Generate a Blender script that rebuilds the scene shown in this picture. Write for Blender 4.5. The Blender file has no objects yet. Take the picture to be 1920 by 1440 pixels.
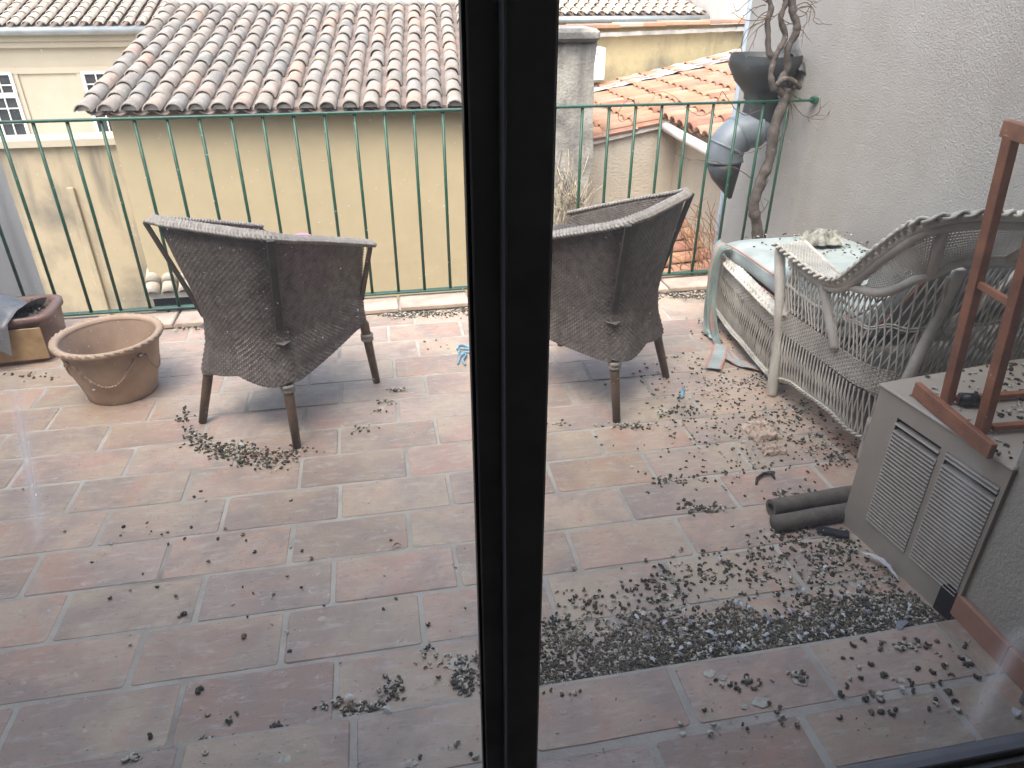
import bpy, math, random
import numpy as np
from mathutils import Vector, Matrix, noise as mn
rnd = random.Random(7)
S = bpy.context.scene
COL = S.collection
sin, cos, pi, rad = math.sin, math.cos, math.pi, math.radians

# ------------------------------------------------------------------ camera
CAM_H = 1.62
FPX, PITCH, ROLL, YAW = 1342.11, 0.508274, 0.000869, -0.184795
def _basis():
    p, r, y = PITCH, ROLL, YAW
    f = np.array([0, cos(p), -sin(p)]); u = np.array([0, sin(p), cos(p)]); x = np.array([1., 0, 0])
    x2 = cos(r)*x + sin(r)*u; u2 = -sin(r)*x + cos(r)*u
    Z = np.array([[cos(y), -sin(y), 0], [sin(y), cos(y), 0], [0, 0, 1]])
    return Z@x2, Z@u2, Z@f
BX, BU, BF = _basis()
cam = bpy.data.cameras.new('camera'); camo = bpy.data.objects.new('camera', cam); COL.objects.link(camo)
cam.sensor_width = 36; cam.lens = FPX/1920*36; cam.clip_start = 0.05; cam.clip_end = 300
camo.matrix_world = Matrix(((BX[0], BU[0], -BF[0], 0), (BX[1], BU[1], -BF[1], 0), (BX[2], BU[2], -BF[2], CAM_H), (0, 0, 0, 1)))
S.camera = camo

# ------------------------------------------------------------------ light
SUN_EL, SUN_AZ = 60, -150          # a veiled sun on the left, behind thin cloud
W = bpy.data.worlds.new('World'); S.world = W; W.use_nodes = True
nt = W.node_tree; bg = nt.nodes['Background']
sky = nt.nodes.new('ShaderNodeTexSky'); sky.sky_type = 'NISHITA'; sky.sun_disc = False
sky.sun_elevation = rad(SUN_EL); sky.sun_rotation = rad(SUN_AZ); sky.dust_density = 5; sky.air_density = 1.0; sky.ozone_density = 1.0
hsv = nt.nodes.new('ShaderNodeHueSaturation'); hsv.inputs['Saturation'].default_value = .72      # thin high cloud: a nearly white sky
nt.links.new(sky.outputs[0], hsv.inputs['Color']); wm = nt.nodes.new('ShaderNodeMix'); wm.data_type = 'RGBA'; wm.blend_type = 'MULTIPLY'; wm.inputs[0].default_value = 1; wm.inputs[7].default_value = (1, .99, .975, 1)
nt.links.new(hsv.outputs[0], wm.inputs[6]); nt.links.new(wm.outputs[2], bg.inputs[0]); bg.inputs[1].default_value = 0.15
sl = bpy.data.lights.new('sun', 'SUN'); sl.energy = 0.5; sl.angle = rad(60); sl.color = (1, .96, .90)
so = bpy.data.objects.new('sun', sl); COL.objects.link(so)
_az, _el = rad(SUN_AZ), rad(SUN_EL)
so.rotation_euler = (-Vector((sin(_az)*cos(_el), cos(_az)*cos(_el), sin(_el)))).to_track_quat('-Z', 'Y').to_euler()
S.view_settings.view_transform = 'Standard'; S.view_settings.look = 'None'
S.view_settings.exposure = 2.0; S.view_settings.gamma = 1; S.view_settings.use_curve_mapping = False
S.render.engine = 'CYCLES'; S.cycles.transparent_max_bounces = 12; S.cycles.max_bounces = 7
S.cycles.caustics_reflective = False; S.cycles.caustics_refractive = False

# ------------------------------------------------------------------ places measured off the photograph
def _ray(px, py): return BX*((px-960)/FPX) - BU*((py-720)/FPX) + BF
def FL(px, py, z=0.0):
    d = _ray(px, py); t = (z-CAM_H)/d[2]; return Vector((d[0]*t, d[1]*t, z))
def AY(px, py, Y):
    d = _ray(px, py); t = Y/d[1]; return Vector((d[0]*t, Y, CAM_H+d[2]*t))
def AX(px, py, X):
    d = _ray(px, py); t = X/d[0]; return Vector((X, d[1]*t, CAM_H+d[2]*t))

# ------------------------------------------------------------------ mesh builder
class MB:
    def __init__(s): s.v = []; s.f = []; s.m = []; s.cur = 0
    def quad(s, *p):
        n = len(s.v); s.v += [tuple(q) for q in p]; s.f.append(tuple(range(n, n+len(p)))); s.m.append(s.cur)
    def raw(s, vs, fs):
        n = len(s.v); s.v += [tuple(q) for q in vs]; s.f += [tuple(i+n for i in f) for f in fs]; s.m += [s.cur]*len(fs)
    def box(s, c, d, R=None, bev=0.0):
        c = Vector(c); h = Vector(d)/2
        if bev <= 0:
            vs = [Vector((x*h.x, y*h.y, z*h.z)) for x in (-1, 1) for y in (-1, 1) for z in (-1, 1)]
            fs = [(0, 1, 3, 2), (4, 6, 7, 5), (0, 4, 5, 1), (2, 3, 7, 6), (0, 2, 6, 4), (1, 5, 7, 3)]
        else:
            b = min(bev, h.x*.9, h.y*.9, h.z*.9)
            prof = [(-h.z, b), (-h.z+b, 0), (h.z-b, 0), (h.z, b)]; vs = []; fs = []
            for z, i in prof:
                X, Y = h.x-i, h.y-i; cb = b*.7
                for x, y in ((-X+cb, -Y), (X-cb, -Y), (X, -Y+cb), (X, Y-cb), (X-cb, Y), (-X+cb, Y), (-X, Y-cb), (-X, -Y+cb)): vs.append(Vector((x, y, z)))
            for k in range(3):
                for i in range(8): fs.append((k*8+i, k*8+(i+1) % 8, k*8+8+(i+1) % 8, k*8+8+i))
            fs.append(tuple(range(7, -1, -1))); fs.append(tuple(range(24, 32)))
        if R is not None: vs = [R@v for v in vs]
        s.raw([v+c for v in vs], fs)
    def span(s, x0, x1, y0, y1, z0, z1, bev=0.0): s.box(((x0+x1)/2, (y0+y1)/2, (z0+z1)/2), (x1-x0, y1-y0, z1-z0), None, bev)
    def tube(s, pts, r, n=6, cap=True, closed=False):
        pts = [Vector(p) for p in pts]; L = len(pts)
        if not hasattr(r, '__len__'): r = [r]*L
        rings = []; up = None
        for i, p in enumerate(pts):
            a = pts[(i-1) % L] if (closed or i > 0) else p
            b = pts[(i+1) % L] if (closed or i < L-1) else p
            t = (b-a); t = t.normalized() if t.length > 1e-9 else Vector((0, 0, 1))
            if up is None: up = Vector((0, 0, 1)) if abs(t.z) < .9 else Vector((1, 0, 0))
            x = up.cross(t)
            if x.length < 1e-6: x = Vector((1, 0, 0)).cross(t)
            x.normalize(); y = t.cross(x); up = y
            rr = r[i]; ra, rb = (rr if hasattr(rr, '__len__') else (rr, rr))
            rings.append([p+x*(ra*cos(2*pi*k/n))+y*(rb*sin(2*pi*k/n)) for k in range(n)])
        b0 = len(s.v)
        for R in rings: s.v += [tuple(q) for q in R]
        m = L if closed else L-1
        for i in range(m):
            j = (i+1) % L
            for k in range(n):
                s.f.append((b0+i*n+k, b0+i*n+(k+1) % n, b0+j*n+(k+1) % n, b0+j*n+k)); s.m.append(s.cur)
        if cap and not closed:
            s.f.append(tuple(b0+k for k in range(n-1, -1, -1))); s.m.append(s.cur)
            s.f.append(tuple(b0+(L-1)*n+k for k in range(n))); s.m.append(s.cur)
    def bar(s, a, b, w, h, up=(0, 0, 1)):
        a = Vector(a); b = Vector(b); t = (b-a); L = t.length; t.normalize(); x = Vector(up).cross(t)
        if x.length < 1e-5: x = Vector((1, 0, 0))
        x.normalize(); y = t.cross(x)
        R = Matrix((x, y, t)).transposed(); s.box((a+b)/2, (w, h, L), R, min(w, h)*.12)
    def lathe(s, prof, c=(0, 0, 0), n=24, wob=None):
        c = Vector(c); b0 = len(s.v)
        for i, (r, z) in enumerate(prof):
            for k in range(n):
                a = 2*pi*k/n; q = r*(wob(a, i) if wob else 1); s.v.append((c.x+q*cos(a), c.y+q*sin(a), c.z+z))
        for i in range(len(prof)-1):
            for k in range(n): s.f.append((b0+i*n+k, b0+i*n+(k+1) % n, b0+(i+1)*n+(k+1) % n, b0+(i+1)*n+k)); s.m.append(s.cur)
    def grid(s, fn, nu, nv, closed_u=False):
        b0 = len(s.v); cu = nu if closed_u else nu+1
        for j in range(nv+1):
            for i in range(cu): s.v.append(tuple(fn(i/nu, j/nv)))
        for j in range(nv):
            for i in range(nu):
                i2 = (i+1) % cu; s.f.append((b0+j*cu+i, b0+j*cu+i2, b0+(j+1)*cu+i2, b0+(j+1)*cu+i)); s.m.append(s.cur)
    def mesh(s, name, mats, smooth=False):
        me = bpy.data.meshes.new(name); me.from_pydata(s.v, [], s.f)
        for m in (mats if isinstance(mats, (list, tuple)) else [mats]): me.materials.append(m)
        if any(s.m): me.polygons.foreach_set('material_index', s.m)
        if smooth: me.polygons.foreach_set('use_smooth', [True]*len(s.f))
        me.update(); return me
    def obj(s, name, mats, parent=None, smooth=False):
        o = bpy.data.objects.new(name, s.mesh(name, mats, smooth)); COL.objects.link(o)
        if parent: o.parent = parent
        return o
def inst(name, me, loc=(0, 0, 0), rot=(0, 0, 0), sc=(1, 1, 1), parent=None):
    o = bpy.data.objects.new(name, me); COL.objects.link(o); o.location = loc; o.rotation_euler = rot; o.scale = sc
    if parent: o.parent = parent
    return o
def tag(o, label=None, cat=None, group=None, kind=None):
    if label: o['label'] = label
    if cat: o['category'] = cat
    if group: o['group'] = group
    if kind: o['kind'] = kind
    return o
def thing(name, label, cat, loc=(0, 0, 0), rz=0, group=None):
    o = bpy.data.objects.new(name, None); COL.objects.link(o); o.location = loc; o.rotation_euler = (0, 0, rz); o.empty_display_size = .1
    return tag(o, label, cat, group)
def copy_tree(o, parent=None):
    c = o.copy(); COL.objects.link(c)
    if parent: c.parent = parent
    for ch in list(o.children): copy_tree(ch, c)
    return c
def smoothpath(P, n):
    """Catmull-Rom through points P, n samples per span"""
    P = [Vector(p) for p in P]; out = []
    for i in range(len(P)-1):
        a = P[i-1] if i else P[0]*2-P[1]; b, c = P[i], P[i+1]; d = P[i+2] if i+2 < len(P) else P[-1]*2-P[-2]
        for k in range(n):
            t = k/n; out.append(.5*((2*b)+(c-a)*t+(2*a-5*b+4*c-d)*t*t+(3*b-a-3*c+d)*t*t*t))
    out.append(P[-1]); return out
def braid(mb, path, r, strands=3, sr=None, pitch=.05, nside=6, flat=1.0, step=.006, rods=3):
    """a flat plait: three strands, each of a few parallel rods, crossing over and under along a path"""
    path = [Vector(p) for p in path]; d = [0]
    for a, b in zip(path, path[1:]): d.append(d[-1]+(b-a).length)
    L = d[-1]; N = max(8, int(L/step)); P = []; j = 0
    for i in range(N+1):
        s_ = L*i/N
        while j < len(d)-2 and d[j+1] < s_: j += 1
        t = (s_-d[j])/max(1e-9, d[j+1]-d[j]); P.append(path[j].lerp(path[j+1], t))
    sr = sr or r*.4
    for q in range(3):
        for w_ in range(rods):
            k = w_-(rods-1)/2; pts = []
            for i, p in enumerate(P):
                t = (P[min(i+1, N)]-P[max(i-1, 0)]).normalized(); x = Vector((0, 0, 1)).cross(t)
                if x.length < .1: x = Vector((0, 1, 0)).cross(t)
                x.normalize(); y = t.cross(x); a = 2*pi*(L*i/N/pitch+q/3+k*.035)
                m = (x*.55+y*.83) if flat < 1 else y; o = m.cross(t)
                pts.append(p+o*(r*.95*sin(a)+k*sr*.9*abs(cos(a)))+m*(-r*.36*sin(2*a))+o*(k*sr*.5))
            mb.tube(pts, sr, nside)
    mb.tube(P, r*.62, 8)

# ------------------------------------------------------------------ materials
class NM:
    def __init__(s, name):
        s.m = bpy.data.materials.new(name); s.m.use_nodes = True; s.t = s.m.node_tree; s.b = s.t.nodes['Principled BSDF']; s.o = s.t.nodes['Material Output']
    def n(s, ty, **k):
        x = s.t.nodes.new('ShaderNode'+ty)
        for a, b in k.items():
            if a.startswith('_'): setattr(x, a[1:], b)
            else: x.inputs[a.replace('__', ' ')].default_value = b
        return x
    def l(s, a, b): s.t.links.new(a, b)
    def coord(s, kind='Object', scale=(1, 1, 1), rand=False):
        tc = s.n('TexCoord'); mp = s.n('Mapping'); s.l(tc.outputs[kind], mp.inputs[0]); mp.inputs['Scale'].default_value = scale
        if rand:
            oi = s.n('ObjectInfo'); m = s.n('VectorMath', _operation='SCALE'); cb = s.n('CombineXYZ')
            s.l(oi.outputs['Random'], cb.inputs[0]); s.l(oi.outputs['Random'], cb.inputs[1]); s.l(cb.outputs[0], m.inputs[0]); m.inputs['Scale'].default_value = 57.0
            s.l(m.outputs[0], mp.inputs['Location'])
        return mp.outputs[0]
    def noise(s, v, scale, detail=4, rough=.6, dist=0):
        x = s.n('TexNoise'); x.inputs['Scale'].default_value = scale; x.inputs['Detail'].default_value = detail; x.inputs['Roughness'].default_value = rough
        x.inputs['Distortion'].default_value = dist; s.l(v, x.inputs['Vector']); return x.outputs['Fac']
    def ramp(s, f, stops, interp='LINEAR'):
        x = s.n('ValToRGB'); x.color_ramp.interpolation = interp; e = x.color_ramp.elements
        while len(e) < len(stops): e.new(.5)
        for i, (p, c) in enumerate(stops):
            e[i].position = p; e[i].color = (c if hasattr(c, '__len__') else (c, c, c))+((1,) if not hasattr(c, '__len__') or len(c) == 3 else ())
        s.l(f, x.inputs[0]); return x.outputs[0]
    def mix(s, f, a, b, mode='MIX'):
        x = s.n('Mix', _data_type='RGBA', _blend_type=mode)
        for sock, v in ((x.inputs[0], f), (x.inputs[6], a), (x.inputs[7], b)):
            if hasattr(v, 'is_linked'): s.l(v, sock)
            elif hasattr(v, '__len__'): sock.default_value = tuple(v)+((1,) if len(v) == 3 else ())
            else: sock.default_value = v
        return x.outputs[2]
    def math(s, op, a, b=0.0, clamp=False):
        x = s.n('Math', _operation=op); x.use_clamp = clamp
        for sock, v in ((x.inputs[0], a), (x.inputs[1], b)):
            if hasattr(v, 'is_linked'): s.l(v, sock)
            else: sock.default_value = v
        return x.outputs[0]
    def bump(s, h, strength=.3, dist=.01, normal=None):
        x = s.n('Bump'); x.inputs['Strength'].default_value = strength; x.inputs['Distance'].default_value = dist; s.l(h, x.inputs['Height'])
        if normal: s.l(normal, x.inputs['Normal'])
        s.l(x.outputs[0], s.b.inputs['Normal']); return x.outputs[0]
    def rand(s): return s.n('ObjectInfo').outputs['Random']
    def base(s, c):
        if hasattr(c, 'is_linked'): s.l(c, s.b.inputs['Base Color'])
        else: s.b.inputs['Base Color'].default_value = tuple(c)+(1,)
    def rough(s, r):
        if hasattr(r, 'is_linked'): s.l(r, s.b.inputs['Roughness'])
        else: s.b.inputs['Roughness'].default_value = r

def simple(name, col, rough=.6, var=.25, scale=8, bump=0, bscale=40, metal=0, coord='Object', spec=None):
    k = NM(name); v = k.coord(coord); n = k.noise(v, scale, 5)
    lo = tuple(c*(1-var) for c in col); hi = tuple(min(1, c*(1+var)) for c in col)
    k.base(k.ramp(n, [(.3, lo), (.7, hi)])); k.rough(rough); k.b.inputs['Metallic'].default_value = metal
    if spec is not None: k.b.inputs['Specular IOR Level'].default_value = spec
    if bump: k.bump(k.noise(v, bscale, 4), bump, .004)
    return k.m
def plaster(name, col, stain=(.20, .18, .15), amt=.5, scale=1.2, bscale=60, bump=.6, bdist=.006, streak=None, amt2=.0):
    k = NM(name); v = k.coord(); n1 = k.noise(v, scale, 6, .6); n2 = k.noise(v, scale*5, 5, .65)
    vs = k.coord('Object', (3, 3, .45)); ns = k.noise(vs, 1.5, 5, .6)
    c = k.mix(k.ramp(n2, [(.3, 0), (.75, .6)]), col, tuple(x*.82 for x in col))
    c = k.mix(k.ramp(n1, [(.46, 0), (.68, amt)]), c, stain)
    c = k.mix(k.ramp(ns, [(.50, 0), (.72, amt*.8)]), c, stain)
    if amt2: c = k.mix(k.ramp(k.noise(v, 14, 6, .75), [(.55, 0), (.7, amt2)]), c, (.10, .10, .095))
    k.base(c); k.rough(.92); k.b.inputs['Specular IOR Level'].default_value = .2
    h = k.math('ADD', k.noise(v, bscale, 4, .6), k.math('MULTIPLY', k.noise(v, bscale*.2, 3), .25)); k.bump(h, bump, bdist); return k.m

def tile_mat():
    k = NM('terracotta_floor'); v = k.coord('Object', rand=True); r = k.rand()
    base = k.ramp(r, [(0, (.44, .285, .215)), (.16, (.43, .335, .255)), (.32, (.40, .30, .24)), (.46, (.48, .32, .25)), (.6, (.44, .37, .29)), (.74, (.47, .30, .23)), (.88, (.40, .315, .265)), (1, (.50, .37, .30))])
    big = k.noise(v, 4.0, 6, .65, .8); mid = k.noise(k.coord('Object', (6, 24, 10), rand=True), 1.6, 7, .75, .4)
    hv = k.n('HueSaturation'); k.l(base, hv.inputs['Color']); k.l(k.ramp(k.math('FRACT', k.math('MULTIPLY', r, 7.31)), [(0, .74), (1, 1.14)]), hv.inputs['Value']); base = hv.outputs[0]
    c = k.mix(k.ramp(big, [(.40, 0), (.62, .8)]), base, (.285, .24, .215))
    c = k.mix(k.ramp(k.noise(v, 2.6, 5, .6, .5), [(.46, 0), (.66, .75)]), c, (.49, .40, .29))
    c = k.mix(k.ramp(k.noise(v, 3.4, 4, .6, 1.), [(.54, 0), (.70, .6)]), c, (.47, .27, .195))
    c = k.mix(k.ramp(mid, [(.52, 0), (.66, .55)]), c, (.50, .46, .42))
    c = k.mix(k.ramp(k.noise(k.coord('Object', (8, 30, 10), rand=True), 2.6, 6, .75), [(.56, 0), (.68, .6)]), c, (.19, .16, .14))
    c = k.mix(k.ramp(k.noise(v, 22, 7, .85), [(.60, 0), (.67, .75)]), c, (.62, .60, .55))
    c = k.mix(k.ramp(k.noise(v, 60, 3, .7), [(.66, 0), (.70, .8)]), c, (.09, .08, .07))
    k.base(c); k.rough(k.ramp(big, [(.3, .36), (.8, .60)])); k.b.inputs['Specular IOR Level'].default_value = .55
    h = k.math('ADD', k.noise(v, 9, 4), k.math('MULTIPLY', k.noise(v, 90, 5, .75), .5)); k.bump(h, .55, .005); return k.m
M = {}
M['floor'] = tile_mat()
M['rough_floor'] = simple('rough_concrete_tile', (.27, .245, .235), .85, .25, 25, 1.0, 55)
def grout():
    k = NM('grout'); v = k.coord('Object'); n = k.noise(v, 6, 5)
    c = k.ramp(n, [(.3, (.34, .32, .285)), (.7, (.48, .455, .41))]); c = k.mix(k.ramp(k.noise(v, 2.0, 4), [(.55, 0), (.7, .6)]), c, (.16, .15, .13))
    k.base(c); k.rough(.9); k.bump(k.noise(v, 110, 4), .6, .004); return k.m
M['grout'] = grout()
M['kerb'] = simple('kerb_terracotta', (.46, .37, .31), .7, .25, 7, .4, 60)
M['wall_right'] = plaster('rough_render_right', (.37, .358, .338), (.29, .265, .23), .35, .9, 110, 1.0, .008)
M['facade'] = plaster('facade_render', (.50, .47, .41), (.38, .33, .27), .4, 1.5, 90, .9, .007)
M['grey_wall'] = simple('pale_grey_render', (.40, .42, .45), .85, .06, 2, .2, 60)
M['cream'] = plaster('cream_render', (.47, .39, .25), (.39, .33, .22), .35, .9, 30, .15, .004)
M['cream_dirty'] = plaster('stained_cream_render', (.41, .345, .24), (.14, .13, .115), .9, 1.1, 30, .3, .006)
M['stone'] = plaster('pale_limestone', (.45, .405, .32), (.38, .33, .24), .35, .35, 20, .1, .004)
M['yellow'] = plaster('mottled_ochre_render', (.46, .385, .225), (.17, .155, .12), .85, 1.6, 22, .4, .01, amt2=.35)
M['pillar'] = plaster('weathered_cement', (.38, .365, .325), (.11, .11, .108), .9, 2.4, 35, .9, .012, amt2=.6)
M['court'] = plaster('court_render', (.50, .46, .38), (.30, .27, .22), .5, .8, 40, .9, .012)
M['green'] = simple('green_paint', (.016, .072, .044), .42, .35, 40, .3, 90)
M['bluegrey'] = simple('bluish_paint', (.26, .31, .37), .5, .1, 5)
M['alu'] = simple('dark_anodised_aluminium', (.17, .175, .19), .45, .15, 12, .05, 200)
M['alu2'] = simple('grey_aluminium', (.22, .25, .27), .35, .1, 8, 0, 10, .6)
M['seal'] = simple('black_rubber', (.008, .009, .014), .5, .1, 8)
M['chairw'] = simple('brown_woven_cord', (.165, .148, .138), .62, .35, 30, .3, 200, spec=.35)
M['chairrim'] = simple('grey_brown_braid', (.28, .262, .245), .5, .3, 40, .3, 200)
M['chairleg'] = simple('brown_lacquered_wood', (.125, .085, .06), .45, .3, 18, .2, 90)
M['whitew'] = simple('greyed_white_wicker', (.52, .50, .45), .6, .30, 7, .4, 130)
M['whitewd'] = simple('greyed_white_wicker_wrapped', (.44, .415, .375), .65, .28, 6, .5, 120)
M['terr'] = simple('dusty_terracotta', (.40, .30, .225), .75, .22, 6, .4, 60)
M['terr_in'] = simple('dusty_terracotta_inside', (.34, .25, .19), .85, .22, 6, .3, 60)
M['darkred'] = simple('dark_red_glazed_clay', (.185, .115, .10), .45, .3, 8)
M['ochre'] = simple('ochre_glazed_clay', (.36, .245, .13), .5, .35, 9, .3, 40)
M['soil'] = simple('dry_soil', (.10, .085, .07), .95, .45, 30, 1, 60)
M['plastic'] = simple('grey_plastic_film', (.17, .18, .20), .35, .3, 7, .6, 18)
M['acbeige'] = simple('beige_enamel', (.40, .355, .30), .42, .10, 5, .08, 60)
M['black'] = simple('black_plastic', (.012, .013, .014), .35, .2, 10)
M['redwood'] = simple('red_brown_varnished_wood', (.30, .118, .062), .45, .35, 12, .25, 60)
M['bark'] = simple('vine_bark', (.085, .072, .064), .9, .45, 22, 1, 50)
M['twig'] = simple('dry_twig', (.11, .075, .055), .8, .3, 20)
M['hopper'] = simple('faded_black_plastic', (.030, .034, .037), .5, .4, 6, .5, 25)
M['duct'] = simple('blue_grey_duct', (.15, .178, .205), .42, .3, 5, .25, 14)
M['paint_w'] = simple('white_paint', (.72, .72, .68), .5, .12, 5)
M['glassdark'] = simple('dark_window_glass', (.05, .055, .06), .12, .3, 3)
M['gutter'] = simple('zinc_gutter', (.30, .33, .34), .45, .15, 4, 0, 10, .4)
M['pale_gutter'] = simple('pale_plastic_gutter', (.60, .56, .50), .5, .12, 6)
M['mortar'] = simple('roof_mortar', (.40, .38, .35), .95, .3, 6, 1, 25)
M['lime'] = simple('white_flashing', (.80, .80, .80), .6, .35, 9, .8, 30)
M['aqua'] = simple('pale_aqua_cotton', (.32, .37, .365), .85, .28, 5, .35, 22)
M['aqua_d'] = simple('grey_green_cotton', (.20, .255, .24), .85, .25, 12, .3, 60)
M['pink_s'] = simple('dusty_pink_cotton', (.44, .24, .20), .85, .2, 12)
M['linen'] = simple('beige_rag', (.50, .40, .33), .85, .22, 14, .7, 30)
M['blue_r'] = simple('blue_rope', (.18, .35, .47), .7, .3, 40)
M['pink'] = simple('pink_fabric', (.60, .22, .38), .8, .12, 9)
M['foam'] = simple('grey_brown_foam', (.115, .10, .085), .85, .3, 20, .5, 70)
M['darkc'] = simple('dark_wrinkled_cushion', (.075, .062, .060), .75, .3, 20, .3, 70)
M['room'] = simple('interior_paint', (.75, .73, .70), .8, .05, 2)
M['roomf'] = simple('interior_floor', (.09, .065, .05), .5, .1, 4)
M['drop'] = simple('dark_droppings', (.046, .043, .034), .75, .7, 60)
M['drop2'] = simple('olive_droppings', (.15, .125, .08), .85, .5, 50)
M['dropw'] = simple('pale_droppings', (.48, .46, .40), .9, .3, 60)
M['feather'] = simple('grey_white_feather', (.62, .64, .68), .8, .2, 14)
M['featherd'] = simple('grey_feather', (.27, .28, .32), .8, .25, 14)
def roof_mat(name, stops, lich=.7, wh=(.62, .60, .54)):
    k = NM(name); v = k.coord('Object', rand=True); c = k.ramp(k.rand(), stops)
    c = k.mix(k.ramp(k.noise(v, 5, 5, .7), [(.42, 0), (.70, lich)]), c, wh)
    c = k.mix(k.ramp(k.noise(v, 9, 6, .75), [(.52, 0), (.70, lich)]), c, (.19, .175, .16))
    c = k.mix(k.ramp(k.noise(v, 3.1, 3), [(.68, 0), (.74, .8)]), c, (.50, .34, .12))
    k.base(c); k.rough(.9); k.bump(k.noise(v, 45, 5), .6, .006); return k.m
M['roof_old'] = roof_mat('old_canal_tile', [(0, (.19, .18, .165)), (.2, (.25, .215, .19)), (.4, (.175, .172, .168)), (.55, (.28, .23, .20)), (.7, (.22, .21, .20)), (.85, (.32, .225, .18)), (1, (.27, .25, .22))], .7, (.37, .355, .32))
M['roof_far'] = roof_mat('pale_canal_tile', [(0, (.34, .30, .245)), (.5, (.40, .35, .28)), (1, (.36, .28, .235))], .4)
M['roof_orange'] = roof_mat('orange_roman_tile', [(0, (.34, .165, .095)), (.3, (.37, .205, .125)), (.5, (.27, .115, .075)), (.7, (.42, .25, .16)), (.85, (.30, .17, .13)), (1, (.36, .195, .115))], .22, (.48, .44, .38))
M['roof_pan'] = simple('dusky_pan_tile', (.17, .135, .12), .95, .35, 5, .5, 40)

def glass_mat():
    k = NM('dusty_glass'); k.t.nodes.remove(k.b)
    v = k.coord('Object')
    tr = k.n('BsdfTransparent'); tr.inputs[0].default_value = (.955, .97, .965, 1)
    gl = k.n('BsdfGlossy', Roughness=.02); fr = k.n('Fresnel', IOR=1.45); m1 = k.n('MixShader')
    k.l(fr.outputs[0], m1.inputs[0]); k.l(tr.outputs[0], m1.inputs[1]); k.l(gl.outputs[0], m1.inputs[2])
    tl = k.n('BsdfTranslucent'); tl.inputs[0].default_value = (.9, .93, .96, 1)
    flare_haze = k.ramp(k.noise(v, 1.3, 4, .6), [(.3, .018), (.8, .045)])  # lens-like flare put into the pane as a patchy translucent veil
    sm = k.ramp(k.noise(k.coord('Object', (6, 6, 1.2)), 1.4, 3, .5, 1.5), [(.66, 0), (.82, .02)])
    sx = k.n('SeparateXYZ'); k.l(v, sx.inputs[0])
    def streak(x0, z0, x1, z1, w, amt):       # a soft pale streak on the pane between two points
        t = k.math('DIVIDE', k.math('SUBTRACT', sx.outputs[2], z1), z0-z1, True); cx = k.math('ADD', k.math('MULTIPLY', t, x0-x1), x1)
        d = k.math('DIVIDE', k.math('SUBTRACT', sx.outputs[0], cx), w); g = k.math('POWER', 2.718, k.math('MULTIPLY', k.math('MULTIPLY', d, d), -1))
        e = k.math('MULTIPLY', k.math('MULTIPLY', t, k.math('SUBTRACT', 1.0, t)), 4.0); e = k.math('POWER', e, .5)
        return k.math('MULTIPLY', k.math('MULTIPLY', g, e), amt)
    a = AY(22, 700, .905); b = AY(78, 1020, .905); st = streak(a.x, a.z, b.x, b.z, .009, .30)
    a = AY(1900, 1150, .86); b = AY(1800, 1360, .86); st = k.math('ADD', st, streak(a.x, a.z, b.x, b.z, .028, .24))
    a = AY(1800, 830, .86); b = AY(1770, 1010, .86); st = k.math('ADD', st, streak(a.x, a.z, b.x, b.z, .03, .07))
    a = AY(1060, 0, .86); b = AY(1052, 330, .86)
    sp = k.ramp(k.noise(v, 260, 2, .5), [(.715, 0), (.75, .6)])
    f = k.math('ADD', k.math('ADD', flare_haze, st), k.math('ADD', sm, sp), True)
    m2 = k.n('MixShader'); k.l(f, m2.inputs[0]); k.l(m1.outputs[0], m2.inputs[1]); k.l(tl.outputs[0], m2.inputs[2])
    k.l(m2.outputs[0], k.o.inputs[0]); return k.m
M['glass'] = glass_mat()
# ================================================================== terrace floor
Y0, TD = 1.2222, 0.19962
base = MB(); base.span(-3.2, 2.5, Y0, 3.80, -.12, -.0022)
floor = tag(base.obj('floor', M['grout']), 'terracotta tiled terrace floor', kind='structure')
def floor_tile_mesh(seed, w, d, h=.012):
    r = random.Random(seed); mb = MB(); n = 0; top = []; bot = []
    jit = lambda: r.uniform(-.0016, .0016)
    cr = [r.uniform(.004, .014) for _ in range(4)]
    pts = []
    for q, (sx, sy) in enumerate(((-1, -1), (1, -1), (1, 1), (-1, 1))):
        cx, cy, c = sx*w/2, sy*d/2, cr[q]
        a, b = (cx-sx*c, cy), (cx, cy-sy*c)
        e = ((cx-sx*c*.3, cy-sy*c*.3))
        pts += [a, e, b] if sx*sy < 0 else [b, e, a]
        if sy == -1 and sx == -1: pts += [(-w*.18, -d/2+jit()), (w*.2, -d/2+jit())]
        if sy == 1 and sx == 1: pts += [(w*.2, d/2+jit()), (-w*.18, d/2+jit())]
    N = len(pts); sc = lambda p, k: (p[0]*(1-k/w*2), p[1]*(1-k/d*2))
    vs = [(*p, -h) for p in pts]+[(*p, -.0035) for p in pts]+[(*sc(p, .0035), 0+r.uniform(-.0006, .0006)) for p in pts]
    fs = []
    for k in range(2):
        for i in range(N): fs.append((k*N+i, k*N+(i+1) % N, k*N+N+(i+1) % N, k*N+N+i))
    fs.append(tuple(range(2*N, 3*N))); mb.raw(vs, fs); return mb.mesh('floor_tile', M['floor'])
TV = [floor_tile_mesh(i, .388, .1895) for i in range(7)]
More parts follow.
